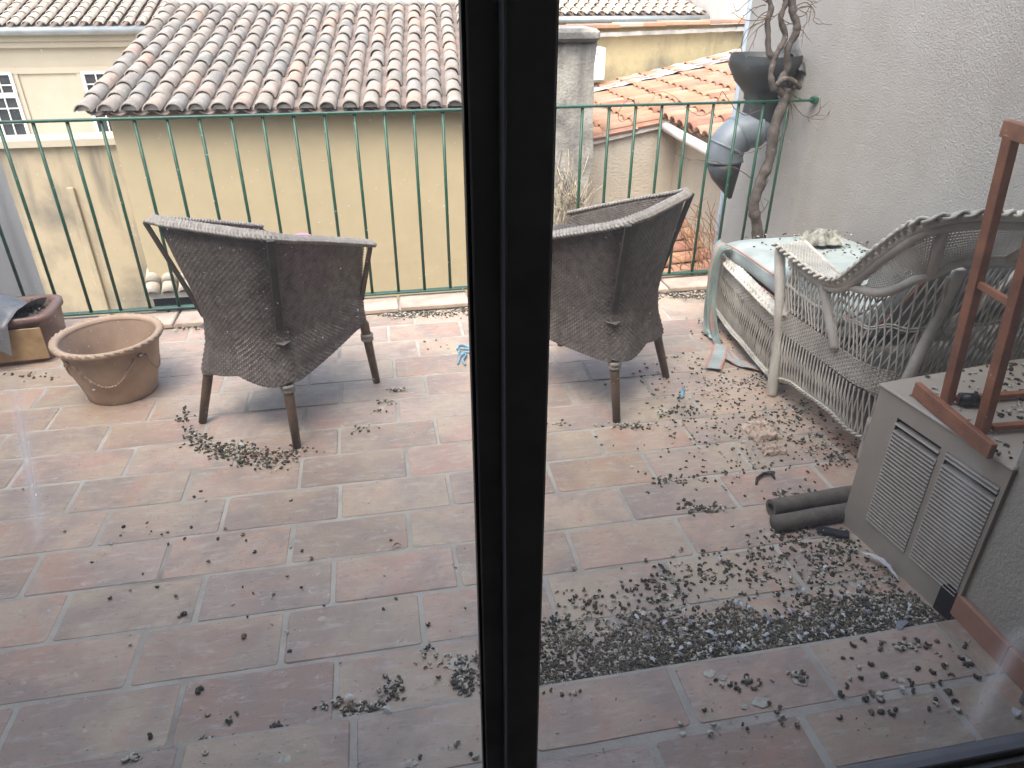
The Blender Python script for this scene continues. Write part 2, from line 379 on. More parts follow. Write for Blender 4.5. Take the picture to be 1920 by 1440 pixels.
J = {0: [-1.14, -.69, -.25, .19, .63, 1.07, 1.50], 1: [-1.30, -.855, -.416, .019, .452, .885, 1.32], 2: [-1.14, -.707, -.269, .158, .585, 1.016, 1.45],
     3: [-1.305, -.866, -.43, .004, .43, .86, 1.295], 4: [-1.14, -.698, -.258, .181, .61, 1.04, 1.47], 5: [-1.31, -.874, -.425, .02, .45, .877, 1.305],
     6: [-1.60, -1.155, -.71, -.271, .17, .60, 1.03, 1.45], 7: [-1.32, -.88, -.44, .001, .43, .86, 1.27], 8: [-1.61, -1.166, -.72, -.273, .158, .58, 1.01, 1.44],
     9: [-1.31, -.87, -.44, .003, .44, .87, 1.30], 10: [-1.17, -.73, -.29, .146, .58, 1.01, 1.45], 11: [-1.33, -.89, -.45, -.013, .42, .85, 1.28], 12: [-1.17, -.73, -.29, .15, .58, 1.01, 1.45]}
def lay(xs, y0, y1, z, parent, rough=None, jz=.0012, gap=.012, ztop=0):
    for a, b in zip(xs, xs[1:]):
        w = b-a-gap*rnd.uniform(.8, 1.2); d = y1-y0-gap*.8*rnd.uniform(.85, 1.15)
        me = rnd.choice(TV)
        if rough and abs((a+b)/2-rough[0]) < .1: me = ROUGH
        o = inst('floor_tile', me, ((a+b)/2, (y0+y1)/2, z+rnd.uniform(-jz, jz)), (rnd.uniform(-.003, .003), rnd.uniform(-.003, .003), rnd.uniform(-.003, .003)+(pi if rnd.random() < .5 else 0)), (w/.388, d/.1895, 1), parent)
_m = MB(); _m.box((0, 0, -.007), (.388, .1895, .010), None, .003); ROUGH = _m.mesh('floor_tile', M['rough_floor'])
for k in range(13):
    xs = [x*.9 for x in J[k]]
    while xs[0] > -2.7: xs.insert(0, xs[0]-.396)
    while xs[-1] < 2.45: xs.append(xs[-1]+.389)
    y0 = Y0+k*TD; y1 = min(y0+TD, 3.785)
    lay(xs, y0, y1, 0, floor, rough=(1.11, 0) if k == 5 else None)
# raised threshold course in front of the door
tb = MB(); tb.span(-3.2, 1.54, .80, 1.212, -.12, .0255)
thr = tag(tb.obj('threshold', M['grout']), 'raised terracotta doorstep', kind='structure')
xs = [-2.18, -1.79, -1.39, -.99, -.58, -.175, .245, .655, 1.05, 1.46]; lay(xs, 1.022, 1.213, .028, thr, gap=.018); lay([1.46, 1.54], 1.022, 1.213, .028, thr, gap=.006)
xs = [-2.3, -1.9, -1.5, -1.1, -.70, -.29, .12, .53, .92, 1.32]; lay(xs, .858, 1.016, .027, thr, gap=.018); lay([1.32, 1.54], .858, 1.016, .027, thr, gap=.01)
# kerb at the outer edge
kb = MB(); kb.span(-3.2, 2.5, 3.80, 3.955, -.25, .012)
kerb = tag(kb.obj('kerb', M['mortar']), 'pale tiled terrace kerb below the railing', kind='structure')
KT = []
for i in range(3):
    m_ = MB(); m_.box((0, 0, 0), (.39, .185, .03), None, .006); KT.append(m_.mesh('kerb_tile', M['kerb']))
x = -2.75
while x < 2.3: inst('kerb_tile', rnd.choice(KT), (x+.2, 3.878, .020+rnd.uniform(-.002, .002)), (0, rnd.uniform(-.004, .004), rnd.uniform(-.006, .006)), (1, 1, 1), kerb); x += .402
gm = MB(); gm.span(-60, 60, 2.0, 90, -5.2, -5); tag(gm.obj('ground', M['grout']), 'ground far below the terrace', kind='structure')

# ================================================================== walls round the terrace
w = MB(); w.grid(lambda u, v: (2.5+.006*mn.noise(Vector((u*9, v*7, 0))), .9+u*3.99, -5+v*9.0), 60, 60)
w.span(2.512, 2.9, .9, 4.89, -5, 4.0)
tag(w.obj('side_wall', M['wall_right'], smooth=True), 'tall rough beige rendered wall along the right of the terrace', 'wall')
w = MB()
w.span(1.54, 2.5, .70, 1.235, -.1, 2.25); w.span(-5.0, -2.2, .70, 1.235, -.1, 2.25); w.span(-5.0, 2.9, .70, 1.235, 2.25, 3.2); w.span(2.5, 2.9, .70, .9, -.1, 2.25)
fac = tag(w.obj('facade', M['facade']), 'rough rendered house wall around the sliding door', 'wall')
bb = MB(); bb.box((1.531, 1.14, .066), (.016, .19, .076), None, .002); bb.obj('skirting_tile', simple('skirting_terracotta', (.40, .215, .155), .6, .15, 8), fac)
bb = MB(); bb.box((1.531, .985, .066), (.016, .115, .076), None, .002); bb.obj('skirting_tile', bpy.data.materials['skirting_terracotta'], fac)
w = MB(); w.raw([(x, y, z) for z in (-5, 3.2) for x, y in ((-4.2, 4.02), (-1.815, 4.02), (-2.3, 4.5), (-4.2, 4.5))], [(0, 1, 5, 4), (1, 2, 6, 5), (2, 3, 7, 6), (3, 0, 4, 7), (4, 5, 6, 7)])
tag(w.obj('party_wall', M['grey_wall']), 'pale grey wall end just beyond the left end of the railing', 'wall')
w = MB(); w.span(-3.2, -2.75, 1.235, 4.02, -.1, 3.2); tag(w.obj('boundary_wall', M['grey_wall']), 'pale grey side wall out of view', kind='structure')
# the room the photograph was taken from
r = MB(); r.span(-2.9, 2.9, -3.0, -2.9, -.1, 2.7); r.span(-3, -2.9, -2.9, .70, -.1, 2.7); r.span(2.8, 2.9, -2.9, .70, -.1, 2.7); r.span(-3, 3, -3, .70, 2.7, 2.8)
tag(r.obj('room_walls', M['room']), kind='structure'); r = MB(); r.span(-3, 3, -3, .80, -.14, -.02); tag(r.obj('room_floor', M['roomf']), kind='structure')

# ================================================================== sliding door
door = thing('sliding_door', 'dark aluminium sliding glass door with two overlapping upright frames', 'door')
XL, XM, XR = .111, .152, .222
def sash(x0, x1, s0, s1, y, nm_y):
    """frame rails, stile seen in the picture, and pane"""
    f = MB(); f.span(x0, x1, y-.016, y+.016, .030, .085, .003); f.obj('bottom_rail', M['alu'], door)
    f = MB(); f.span(x0, x1, y-.016, y+.016, 2.16, 2.22, .003); f.obj('top_rail', M['alu'], door)
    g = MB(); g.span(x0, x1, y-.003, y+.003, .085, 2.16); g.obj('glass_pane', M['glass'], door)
f = MB(); f.span(.1135, .158, .885, .925, .03, 2.20, .003); f.obj('stile', M['alu'], door)
f = MB(); f.span(.1085, .1140, .892, .914, .06, 2.20, .0015); f.obj('glazing_seal', M['seal'], door)
f = MB(); f.span(.148, .2075, .838, .882, .03, 2.20, .004); f.obj('stile', M['alu'], door)
f = MB(); f.span(.1465, .1495, .8335, .8375, .06, 2.20); f.obj('edge_strip', M['alu2'], door)
f = MB(); f.span(.2072, .2105, .850, .868, .085, 2.16); f.obj('glazing_seal', M['seal'], door)
def rails(x0, x1, y):
    f = MB(); f.span(x0, x1, y-.018, y+.018, .0288, .050, .003); f.obj('bottom_rail', M['alu'], door)
    f = MB(); f.span(x0, x1, y+.0182, y+.0205, .038, .047); f.obj('glazing_seal', M['alu2'], door)
    f = MB(); f.span(x0, x1, y-.018, y+.018, 2.165, 2.22, .003); f.obj('top_rail', M['alu'], door)
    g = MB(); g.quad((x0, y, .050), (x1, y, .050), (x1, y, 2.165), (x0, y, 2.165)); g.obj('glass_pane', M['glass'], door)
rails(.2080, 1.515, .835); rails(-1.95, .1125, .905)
f = MB(); f.span(1.515, 1.538, .80, .93, .0286, 2.24, .003); f.obj('jamb_frame', M['alu2'], door)
f = MB(); f.span(-2.2, -1.95, .80, .93, .0286, 2.24, .003); f.obj('jamb_frame', M['alu'], door)
f = MB(); f.tube([(1.497, .935, .032), (1.497, .935, 2.2)], .011, 8); f.obj('guide_rod', M['alu2'], door)
f = MB(); f.span(-2.2, 1.515, .80, .856, .0262, .0285); f.obj('track', M['alu'], door)

# ================================================================== railing
rail = thing('railing', 'green painted iron railing along the outer edge of the terrace', 'railing', (0, 3.95, 0))
f = MB(); f.span(-1.90, 2.50, -.016, .016, 1.045, 1.057, .002); f.obj('top_rail', M['green'], rail)
f = MB(); f.span(-1.90, 2.30, -.018, .018, .055, .066, .002); f.obj('bottom_rail', M['green'], rail)
f = MB(); f.box((2.485, 0, 1.051), (.03, .05, .035), None, .005); f.obj('wall_bracket', M['green'], rail)
_m = MB(); _m.tube([(0, 0, .067), (0, 0, 1.044)], .0085, 8); BARM = _m.mesh('baluster', M['green'], True)
for i in range(-13, 16):
    X = .068+.1507*i
    if X < 2.36: inst('baluster', BARM, (X, 0, 0), (0, 0, rnd.random()), (1, 1, 1), rail)
for X in (-1.2, .9, 2.28): f = MB(); f.tube([(X, 0, -.01), (X, 0, .054)], .010, 8); f.obj('foot', M['green'], rail)
# ================================================================== woven tub chairs
def tub_chair():
    ch = thing('wicker_armchair', 'brown woven tub armchair seen from behind on the left of the door frame', 'armchair', group='brown woven armchairs')
    def dims(z):   # half width, front y, back y, corner radius at a height
        k = [(.26, .240, .285, -.290, .10), (.36, .230, .278, -.268, .13), (.46, .230, .278, -.262, .15), (.60, .245, .285, -.272, .14), (.72, .266, .292, -.288, .13), (.86, .288, .30, -.306, .125)]
        for a, b in zip(k, k[1:]):
            if z <= b[0] or b is k[-1]:
                t = max(0, (z-a[0])/(b[0]-a[0])); t = min(t, 1.15); return [a[i]+(b[i]-a[i])*t for i in range(1, 5)]
    def plan(u, z):   # u 0..1 from the front right post round the back to the front left post
        hw, fy, by, r = dims(z); Ls = fy-by-r; La = pi/2*r; Lb = 2*(hw-r); T = 2*Ls+2*La+Lb; s = u*T
        if s < Ls: return Vector((hw, fy-s, z)), Vector((1, 0, 0))
        s -= Ls
        if s < La: a = s/r; return Vector((hw-r+r*cos(a), by+r-r*sin(a), z)), Vector((cos(a), -sin(a), 0))
        s -= La
        if s < Lb: return Vector((hw-r-s, by, z)), Vector((0, -1, 0))
        s -= Lb
        if s < La: a = s/r; return Vector((-hw+r-r*sin(a), by+r-r*cos(a), z)), Vector((-sin(a), -cos(a), 0))
        s -= La; return Vector((-hw, by+r+s, z)), Vector((-1, 0, 0))
    def rimz(u):
        d = abs(u-.5)*2
        return .872-.205*min(1, max(0, (d-.25)/.75))**1.1 if d > .25 else .872
    def hemz(u):
        d = abs(u-.5)*2; hw, fy, by, r = dims(.3); q = (u*6.0) % 1
        side = max(0, (d-.36)/.64)
        return (.272-.02*sin(pi*min(1, d/.32)) if d < .32 else .262+.055*side**1.5 - .0*side)
    def Sx(u, w_, off=0):
        z = hemz(u)+(rimz(u)-hemz(u))*w_; p, n = plan(u, z); return p+n*off
    NS = 128; rows = 58; mb = MB()
    for j in range(rows):
        w0 = (j+.02)/rows; w1 = (j+.98)/rows; wm = (w0+w1)/2; b0 = len(mb.v); N = NS*2
        for i in range(N+1):
            u = i/N; ph = (i//1) % 4; o = .0034*cos(pi*(i/2+j))
            jit = .0006*mn.noise(Vector((i*.9, j*1.7, 0)))
            for ww, k in ((w0, -.001), (wm, .0009), (w1, -.001)): mb.v.append(tuple(Sx(u, ww+jit*.5, o+k)))
        for i in range(N):
            for k in range(2): mb.f.append((b0+i*3+k, b0+i*3+3+k, b0+i*3+4+k, b0+i*3+1+k)); mb.m.append(0)
    for i in range(NS+1):
        u = i/NS; b0 = len(mb.v); K = 18; du = .0026
        for j in range(K+1):
            for q in (-1, 1): mb.v.append(tuple(Sx(min(1, max(0, u+q*du)), j/K)))
        for j in range(K): mb.f.append((b0+j*2, b0+j*2+1, b0+j*2+3, b0+j*2+2)); mb.m.append(0)
    mb.obj('woven_shell', M['chairw'], ch, True)
    # rim: flares out square at the back corners
    path = []
    for i in range(121):
        u = i/120; p, n = plan(u, .86); p.z = rimz(u)+.004
        hw, fy, by, r = .288, .30, -.300, .055
        c = Vector((p.x*1.02, p.y*1.02, p.z))
        k = max(0, 1-abs(abs(p.x)-.27)/.06)*max(0, 1-abs(p.y+.28)/.075); c.x += (1 if p.x > 0 else -1)*.018*k; c.y -= .016*k; c.z += .010*k; path.append(c)
    mb = MB(); braid(mb, path, .0135, 3, .0052, .048, 6, .9, .004); mb.obj('braided_rim', M['chairrim'], ch, True)
    pth = []; mb = MB()
    for q in range(2):     # woven flange between shell and rim
        pass
    # legs, collars, corner struts
    for sx in (-1, 1):
        for fb in (0, 1):
            fx, fy = sx*.245, (.295 if fb else -.295); tx, ty = sx*(.188 if fb == 0 else .226), (.272 if fb else -.226)
            m_ = MB(); m_.tube([(fx, fy, 0), ((fx+tx)/2, (fy+ty)/2, .15), (tx, ty, .30), (tx*.76, ty*.76, .40)], [.0165, .0195, .0225, .018], 10)
            lg = m_.obj('leg', M['chairleg'], ch, True)
            m_ = MB(); m_.lathe([(.0225, -.016), (.028, -.012), (.0285, -.002), (.025, .003), (.029, .008), (.028, .017), (.022, .021)], (fx+(tx-fx)*.78, fy+(ty-fy)*.78, .236), 12); m_.obj('collar', M['chairrim'], lg, True)
            m_ = MB()
            if fb == 0: a, b = (sx*.188, -.216, .47), (sx*.286, -.296, .862)
            else: a, b = (sx*.226, .272, .42), (sx*.284, .296, .67)
            m_.bar(a, b, .026 if fb == 0 else .020, .016, (sx, -1, 0)); m_.obj('corner_strut', M['chairleg'] if fb else simple('dark_strut', (.075, .068, .064), .7, .2, 20) if 'dark_strut' not in bpy.data.materials else bpy.data.materials['dark_strut'], ch)
    m_ = MB(); m_.bar((-.2, .25, .30), (.2, .25, .30), .03, .022); m_.bar((-.195, -.19, .305), (-.21, .25, .305), .022, .03); m_.bar((.195, -.19, .305), (.21, .25, .305), .022, .03); m_.obj('seat_frame', M['chairleg'], ch)
    m_ = MB(); m_.grid(lambda u, v: (-.215+.43*u, -.24+.50*v, .425+.02*sin(pi*u)*sin(pi*v)), 20, 20); m_.box((0, .02, .40), (.32, .36, .04), None, .01); m_.obj('seat', M['chairw'], ch, True)
    return ch
chair = tub_chair(); chair.location = (-.45, 2.88, 0); chair.rotation_euler = (0, 0, rad(-33.4))
chair2 = copy_tree(chair); chair2.location = (.883, 2.835, 0); chair2.rotation_euler = (0, 0, rad(43.9))
chair['label'] = 'brown woven tub armchair behind a heap of droppings, pink cushion on its seat'
chair2['label'] = 'brown woven tub armchair nearest the white wicker chaise, dark cushion on its seat'
# cushions: one pink and thin, one dark and wrinkled
def pillow(name, c, d, rz, m, rx=0, wr=0, n=22, rise=1.0):
    mb = MB()
    def fn(u, v, s):
        x = u*2-1; y = v*2-1; e = max(0, (1-abs(x)**2.6))**.5*max(0, (1-abs(y)**2.6))**.5
        w_ = wr*(mn.noise(Vector((x*3, y*9, s*3)))+.6*sin(y*34+3*x))*e
        return (x*d[0]/2*(1-.04*abs(y)), y*d[1]/2*(1-.04*abs(x)), s*(d[2]/2*e*rise+w_))
    mb.grid(lambda u, v: fn(u, v, 1), n, n*2); mb.grid(lambda u, v: fn(1-u, v, -1), n, n*2)
    o = mb.obj(name, m, None, True); o.location = c; o.rotation_euler = (rx, 0, rz); return o
q = AY(568, 438, 3.12); tag(pillow('cushion', (q.x, q.y, q.z-.135), (.20, .10, .27), rad(-33), M['pink'], 0), 'pink cushion just showing above the rim of the brown armchair', 'cushion')
q = AY(1062, 440, 2.86); tag(pillow('cushion', (q.x, q.y, q.z-.03), (.34, .24, .10), rad(43.9+8), M['darkc'], 0, .004), 'dark wrinkled cushion lying inside the brown armchair by the chaise', 'cushion')

# ================================================================== terracotta bowl
pot = thing('terracotta_pot', 'empty round terracotta pot with a twisted rim and rope garlands', 'flower pot', (-1.222, 3.125, 0))
m_ = MB(); m_.lathe([(.0, .0), (.140, 0), (.146, .006), (.150, .03), (.163, .08), (.180, .14), (.192, .20), (.203, .25), (.205, .262)], (0, 0, 0), 48); m_.obj('body', M['terr'], pot, True)
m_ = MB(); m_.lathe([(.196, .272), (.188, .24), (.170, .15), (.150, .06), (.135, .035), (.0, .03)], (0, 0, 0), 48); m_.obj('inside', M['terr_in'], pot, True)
m_ = MB(); m_.lathe([(.203, .255), (.221, .262), (.226, .272), (.222, .283), (.208, .286), (.195, .280), (.193, .268)], (0, 0, 0), 48)
rim_ = m_.obj('rim', M['terr'], pot, True)
m_ = MB()
for k in range(38):
    a = 2*pi*k/38; t = Vector((-sin(a), cos(a), 0)); c = Vector((.2175*cos(a), .2175*sin(a), .277)); n_ = Vector((cos(a), sin(a), 0))
    m_.tube([c-t*.015-n_*.004, c+Vector((0, 0, .004)), c+t*.015+n_*.006], [.004, .0085, .004], 6)
m_.obj('rope_twist', M['terr'], rim_, True)
def wall_r(z): return .150+(z-.03)*(.203-.150)/.22
for s0 in range(4):
    m_ = MB(); a0 = rad(-130+s0*90); P = []; R_ = []
    for k in range(103):
        t = k/102; a = a0+rad(8)+t*rad(74); z = .222-.115*sin(pi*t)**.8; r_ = wall_r(z)+.002
        P.append((r_*cos(a), r_*sin(a), z)); R_.append(.0045+.0035*abs(sin(k*pi/6)))
    m_.tube(P, R_, 6); m_.obj('garland', M['terr'], pot, True)
for s0 in range(4):
    m_ = MB(); a = rad(-130+s0*90); r_ = wall_r(.225)
    for q in range(7): b = 2*pi*q/7; m_.tube([(r_*cos(a), r_*sin(a), .225), ((r_+.006)*cos(a+.055*cos(b)), (r_+.006)*sin(a+.055*cos(b)), .225+.012*sin(b))], [.007, .004], 5)
    m_.obj('rosette', M['terr'], pot, True)

# ================================================================== planter box on the left
pl = thing('planter_box', 'dark red and ochre clay planter box full of dry soil', 'planter', (-2.08, 3.62, 0), rad(4))
hx, hy, hz = .46, .16, .235
def shell_box(m_, x0, x1, y0, y1, z0, z1, fl=.02, r=.05):
    n = 32
    def ring(z, e):
        P = []
        for k in range(n):
            a = 2*pi*k/n; c_, s_ = cos(a), sin(a); P.append(((x0+x1)/2+(x1-x0)/2*e*math.copysign(abs(c_)**.25, c_), (y0+y1)/2+((y1-y0)/2*e)*math.copysign(abs(s_)**.4, s_), z))
        return P
    rings = [ring(z0, .94), ring(z0+.02, .955), ring(z1-.03, .99), ring(z1-.028, 1.02), ring(z1, 1.02), ring(z1, .93), ring(z1-.06, .90)]
    b0 = len(m_.v)
    for R in rings: m_.v += R
    for i in range(len(rings)-1):
        for k in range(n): m_.f.append((b0+i*n+k, b0+i*n+(k+1) % n, b0+(i+1)*n+(k+1) % n, b0+(i+1)*n+k)); m_.m.append(m_.cur)
m_ = MB(); shell_box(m_, -hx, hx, -hy, hy, 0, hz); m_.obj('body', M['darkred'], pl, True)
m_ = MB(); m_.box((-.015, -hy*.985-.004, .105), (.87, .008, .165), None, .003); m_.obj('glazed_panel', M['ochre'], pl)
m_ = MB(); m_.grid(lambda u, v: (-.42+.84*u, -.14+.28*v, .20+.022*mn.noise(Vector((u*14, v*8, 1)))+.03*mn.noise(Vector((u*40, v*20, 2)))), 70, 30); tag(m_.obj('soil', M['soil'], pl), kind='stuff')
m_ = MB()
for i in range(260):
    x, y = rnd.uniform(-.4, .43), rnd.uniform(-.13, .14); p = Vector((x, y, .205)); d = Vector((rnd.uniform(-1, 1), rnd.uniform(-1, 1), rnd.uniform(.2, 1.2)))*.018
    m_.tube([p, p+d, p+d*1.6+Vector((rnd.uniform(-1, 1)*.008, 0, .0))], [.002, .0035, .001], 4)
tag(m_.obj('dead_roots', M['soil'], pl), kind='stuff')
m_ = MB()
def sheet(u, v):
    x = -.30+.36*u+.10*v; y = -.16-.035+.30*v
    z = .235+.05*sin(pi*v)+.035*sin(u*11+2*v)+.03*mn.noise(Vector((u*5, v*4, 5)))
    if v < .30: z -= (.30-v)*.42; y = -.205-.012*sin(u*11)
    return (x, y, z)
m_.grid(sheet, 50, 36); o = m_.obj('plastic_sheet', M['plastic'], None, True); o.location = (-1.84, 3.62, .0); tag(o, 'crumpled grey plastic sheet lying over the clay planter box', 'plastic sheet')

# ================================================================== beige heater/air unit with louvres
AC_A = math.atan2(.053, .464)
ac = thing('air_conditioning_unit', 'dirty beige metal air unit with two columns of louvre slats', 'air conditioner', (1.475, 1.688, 0), -(pi/2)+AC_A)
# local frame: x runs from the far corner towards the house, y runs to the right away from the terrace
LW, LD, LH = .465, .62, .545
PR = [(.092, .258, .085, .478), (.280, .452, .085, .478)]   # louvre openings x0,x1,z0,z1 on the front
m_ = MB()
def ff(x0, x1, z0, z1): m_.quad((x0, 0, z0), (x1, 0, z0), (x1, 0, z1), (x0, 0, z1))
for a, b in ((0, .092), (.258, .280), (.452, LW)): ff(a, b, .0, LH-.006)
for a, b, c, d in PR: ff(a, b, 0, c); ff(a, b, d, LH-.006)
m_.quad((0, 0, 0), (0, 0, LH-.006), (0, LD, LH-.006), (0, LD, 0)); m_.quad((LW, 0, 0), (LW, LD, 0), (LW, LD, LH-.006), (LW, 0, LH-.006)); m_.quad((0, LD, 0), (0, LD, LH), (LW, LD, LH), (LW, LD, 0))
m_.obj('casing', M['acbeige'], ac)
m_ = MB(); m_.box((LW/2, LD/2-.002, LH-.001), (LW+.008, LD+.010, .012), None, .004); m_.obj('top_panel', M['acbeige'], ac)
m_ = MB(); m_.span(.02, LW-.02, .035, .045, .02, LH-.03); m_.obj('inner_panel', M['black'], ac)
nsl = 30
_m = MB(); b_ = .0105
_m.raw([(0, .004, -.0055), (1, .004, -.0055), (1, -.0055, -.002), (0, -.0055, -.002), (1, -.003, .0018), (0, -.003, .0018), (1, .012, .0062), (0, .012, .0062)], [(0, 1, 2, 3), (3, 2, 4, 5), (5, 4, 6, 7)]); SLAT = _m.mesh('louvre_slat', M['acbeige'])
_m = MB(); _m.raw([(0, .004, -.0075), (1, .004, -.0075), (1, .002, -.004), (0, .002, -.004)], [(0, 1, 2, 3)])
for ci, (a, b, c, d) in enumerate(PR):
    for i in range(nsl):
        z = c+(d-c)*(i+.5)/nsl
        if (ci == 0 and i >= nsl-3 and i != nsl-2) or (ci == 1 and i == nsl-3): continue
        inst('louvre_slat', SLAT, (a, 0, z), (rad(-8 if i == nsl-2 and ci == 0 else 0), 0, 0), (b-a, 1, 1), ac)
m_ = MB()
pts = [(.405, 0), (.405, .085), (.412, .102), (.425, .11), (.445, .11), (.458, .102), (.463, .088), (.463, 0)]
m_.raw([(x, -.004, z) for x, z in pts]+[(x, 0, z) for x, z in pts], [tuple(range(8))]+[(i, (i+1) % 8, 8+(i+1) % 8, 8+i) for i in range(8)]); m_.obj('dark_plate', M['black'], ac)

# ================================================================== wooden stand on the unit
st = thing('wooden_stand', 'red brown wooden stand with two leaning posts on the air unit', 'stand', (1.55, 1.5, .552))
loc = Vector((1.55, 1.5, .552))
def wbar(nm, a, b, w_, h_, up=(0, 0, 1), m='redwood'):
    mb = MB(); mb.bar(Vector(a)-loc, Vector(b)-loc, w_, h_, up); return mb.obj(nm, M[m], st)
a = FL(1722, 728, .578); b = FL(1862, 846, .578)
wbar('base_rail', (a.x-.003, a.y+.006, .575), (b.x, b.y, .575), .018, .044, (0, 0, 1))
u1 = FL(1772, 742, .575); u2 = FL(1838, 795, .575)
t1 = AY(1898, 252, u1.y+.01); t2 = AY(1920, 500, u2.y+.0); dr = (t2-u2); t2 = u2+dr*((t1.z-u2.z)/dr.z)
wbar('post', (u1.x+.012, u1.y, .553), t1, .026, .032, (0, 1, 0)); wbar('post', (u2.x+.012, u2.y, .553), t2, .026, .032, (0, 1, 0))
cd = (t2-t1).normalized(); wbar('top_rail', t1-cd*.035+Vector((0, 0, .009)), t2+cd*.03+Vector((0, 0, .009)), .022, .040)
k_ = (.925-.575)/(t1.z-.575); wbar('rung', Vector((u1.x+.012, u1.y, .575)).lerp(t1, k_), Vector((u2.x+.012, u2.y, .575)).lerp(t2, k_), .014, .018)
wbar('foot_rail', (u1.x+.03, u1.y-.01, .567), (2.02, u1.y-.03, .567), .020, .016); wbar('foot_rail', (u2.x+.03, u2.y-.01, .567), (2.0, u2.y-.03, .567), .020, .016)
m_ = MB(); p = FL(1800, 748, .572); m_.tube([p, p+Vector((.045, -.012, 0))], .019, 14); m_.tube([p+Vector((.045, -.012, 0)), p+Vector((.075, -.02, 0))], .013, 12); tag(m_.obj('plastic_canister', M['black'], None, True), 'small black cylindrical canister lying behind the wooden stand on the air unit', 'canister')

# ================================================================== foam pipe pieces, hooks, rags
def pipe(a, b, r, m, label, hollow=True, flat=1):
    a = Vector(a); b = Vector(b); mb = MB(); P = [a.lerp(b, t/8) for t in range(9)]
    for i, p in enumerate(P): p.z += .004*mn.noise(p*9)
    mb.tube(P, [(r*flat, r)]*9, 14, not hollow)
    if hollow: mb.tube(P, [(r*flat*.6, r*.6)]*9, 12, False)
    if hollow:
        t = (b-a).normalized(); x = Vector((0, 0, 1)).cross(t).normalized(); y = t.cross(x); n0 = len(mb.v)
        for rr in (1, .6):
            for k in range(14): mb.v.append(tuple(a+x*(r*flat*rr*cos(2*pi*k/14))+y*(r*rr*sin(2*pi*k/14))))
        for k in range(14): mb.f.append((n0+k, n0+14+k, n0+14+(k+1) % 14, n0+(k+1) % 14)); mb.m.append(0)
    return tag(mb.obj('foam_tube', m, None, True), label, 'foam tube', 'foam tubes by the air unit')
a = FL(1445, 952, .034); b = FL(1600, 925, .034); pipe(a, b, .030, M['foam'], 'grey brown foam tube poking out behind the beige unit, the farther of two')
a = FL(1452, 982, .027); b = FL(1600, 955, .027); pipe(a, b, .027, M['foam'], 'grey brown foam tube beside the beige unit, the nearer of two', False, 1.1)
m_ = MB(); a = FL(1532, 992, .012); b = FL(1592, 1004, .012); m_.bar(a, b, .030, .012); tag(m_.obj('plastic_strip', M['seal']), 'short dark plastic strip on the floor at the corner of the beige unit', 'strip')
m_ = MB(); m_.tube([FL(1418, 908, .006), FL(1420, 896, .010), FL(1432, 888, .012), FL(1448, 886, .012), FL(1449, 890, .01), FL(1453, 898, .006)], [.004, .006, .0065, .0065, .006, .003], 8); tag(m_.obj('plastic_hook', M['black'], None, True), 'black curved plastic hook lying on a tile', 'hook')
m_ = MB(); rr = random.Random(3)
for k in range(2):
    P = [(857, 655), (861, 648), (872, 648), (884, 654), (890, 662), (878, 660), (866, 663), (862, 672), (858, 683)] if k == 0 else [(886, 652), (874, 651), (862, 652), (862, 662), (874, 661), (868, 672), (872, 681)]
    m_.tube(smoothpath([FL(x, y+3*k, .008+.004*k) for x, y in P], 5), .0055, 6)
tag(m_.obj('blue_rope', M['blue_r'], None, True), 'frayed end of light blue rope lying on the tiles', 'rope')
m_ = MB(); a = FL(1278, 746, .006); b = FL(1281, 727, .006); m_.tube([a, a.lerp(b, .5), b], [(.007, .006), (.009, .006), (.006, .005)], 8); tag(m_.obj('clothes_peg', M['blue_r'], None, True), 'small blue plastic peg on the floor', 'peg')
def rag(name, c, sx, sy, h, m, label, cat, seed, n=44, rz=0):
    mb = MB()
    def fn(u, v):
        x = (u*2-1); y = (v*2-1); e = max(0, 1-(x*x)**1.2)*max(0, 1-(y*y)**1.2)
        k = mn.noise(Vector((x*2+seed, y*2, 1)))*.6; e = e**.5
        wx = x+.5*mn.noise(Vector((x*2, y*2, seed))); wy = y+.5*mn.noise(Vector((x*2, y*2, seed+5)))
        f = .6-abs(mn.noise(Vector((wx*2.2+seed, wy*2.2, 2))))+.35*(.5-abs(mn.noise(Vector((wx*5, wy*5+seed, 3)))))+.12*mn.noise(Vector((wx*14, wy*14, 3)))
        return (x*sx*(1+k*.6)+.25*sx*mn.noise(Vector((y*3, x*3, seed))), y*sy*(1+k*.7)+.25*sy*mn.noise(Vector((x*3, y*3, seed+2))), .003+h*e*max(.05, f)*1.1)
    mb.grid(fn, n, n); o = mb.obj(name, m, None, True); o.location = c; o.rotation_euler = (0, 0, rz); return tag(o, label, cat)
c = FL(1428, 812); rag('rag', (c.x, c.y, .0), .062, .058, .055, M['linen'], 'crumpled beige rag on the floor beside the white chaise', 'rag', 4)
c = FL(1448, 846); rag('rag', (c.x, c.y, .0), .045, .030, .040, M['linen'], 'smaller crumpled beige scrap just in front of the rag', 'rag', 9)
# ================================================================== white wicker chaise longue
ch = thing('wicker_chaise', 'greyed white wicker chaise longue with braided edges and open lattice sides', 'chaise longue')
LF = []      # everything is laid out in world coordinates
def lerp(a, b, t): return a+(b-a)*t
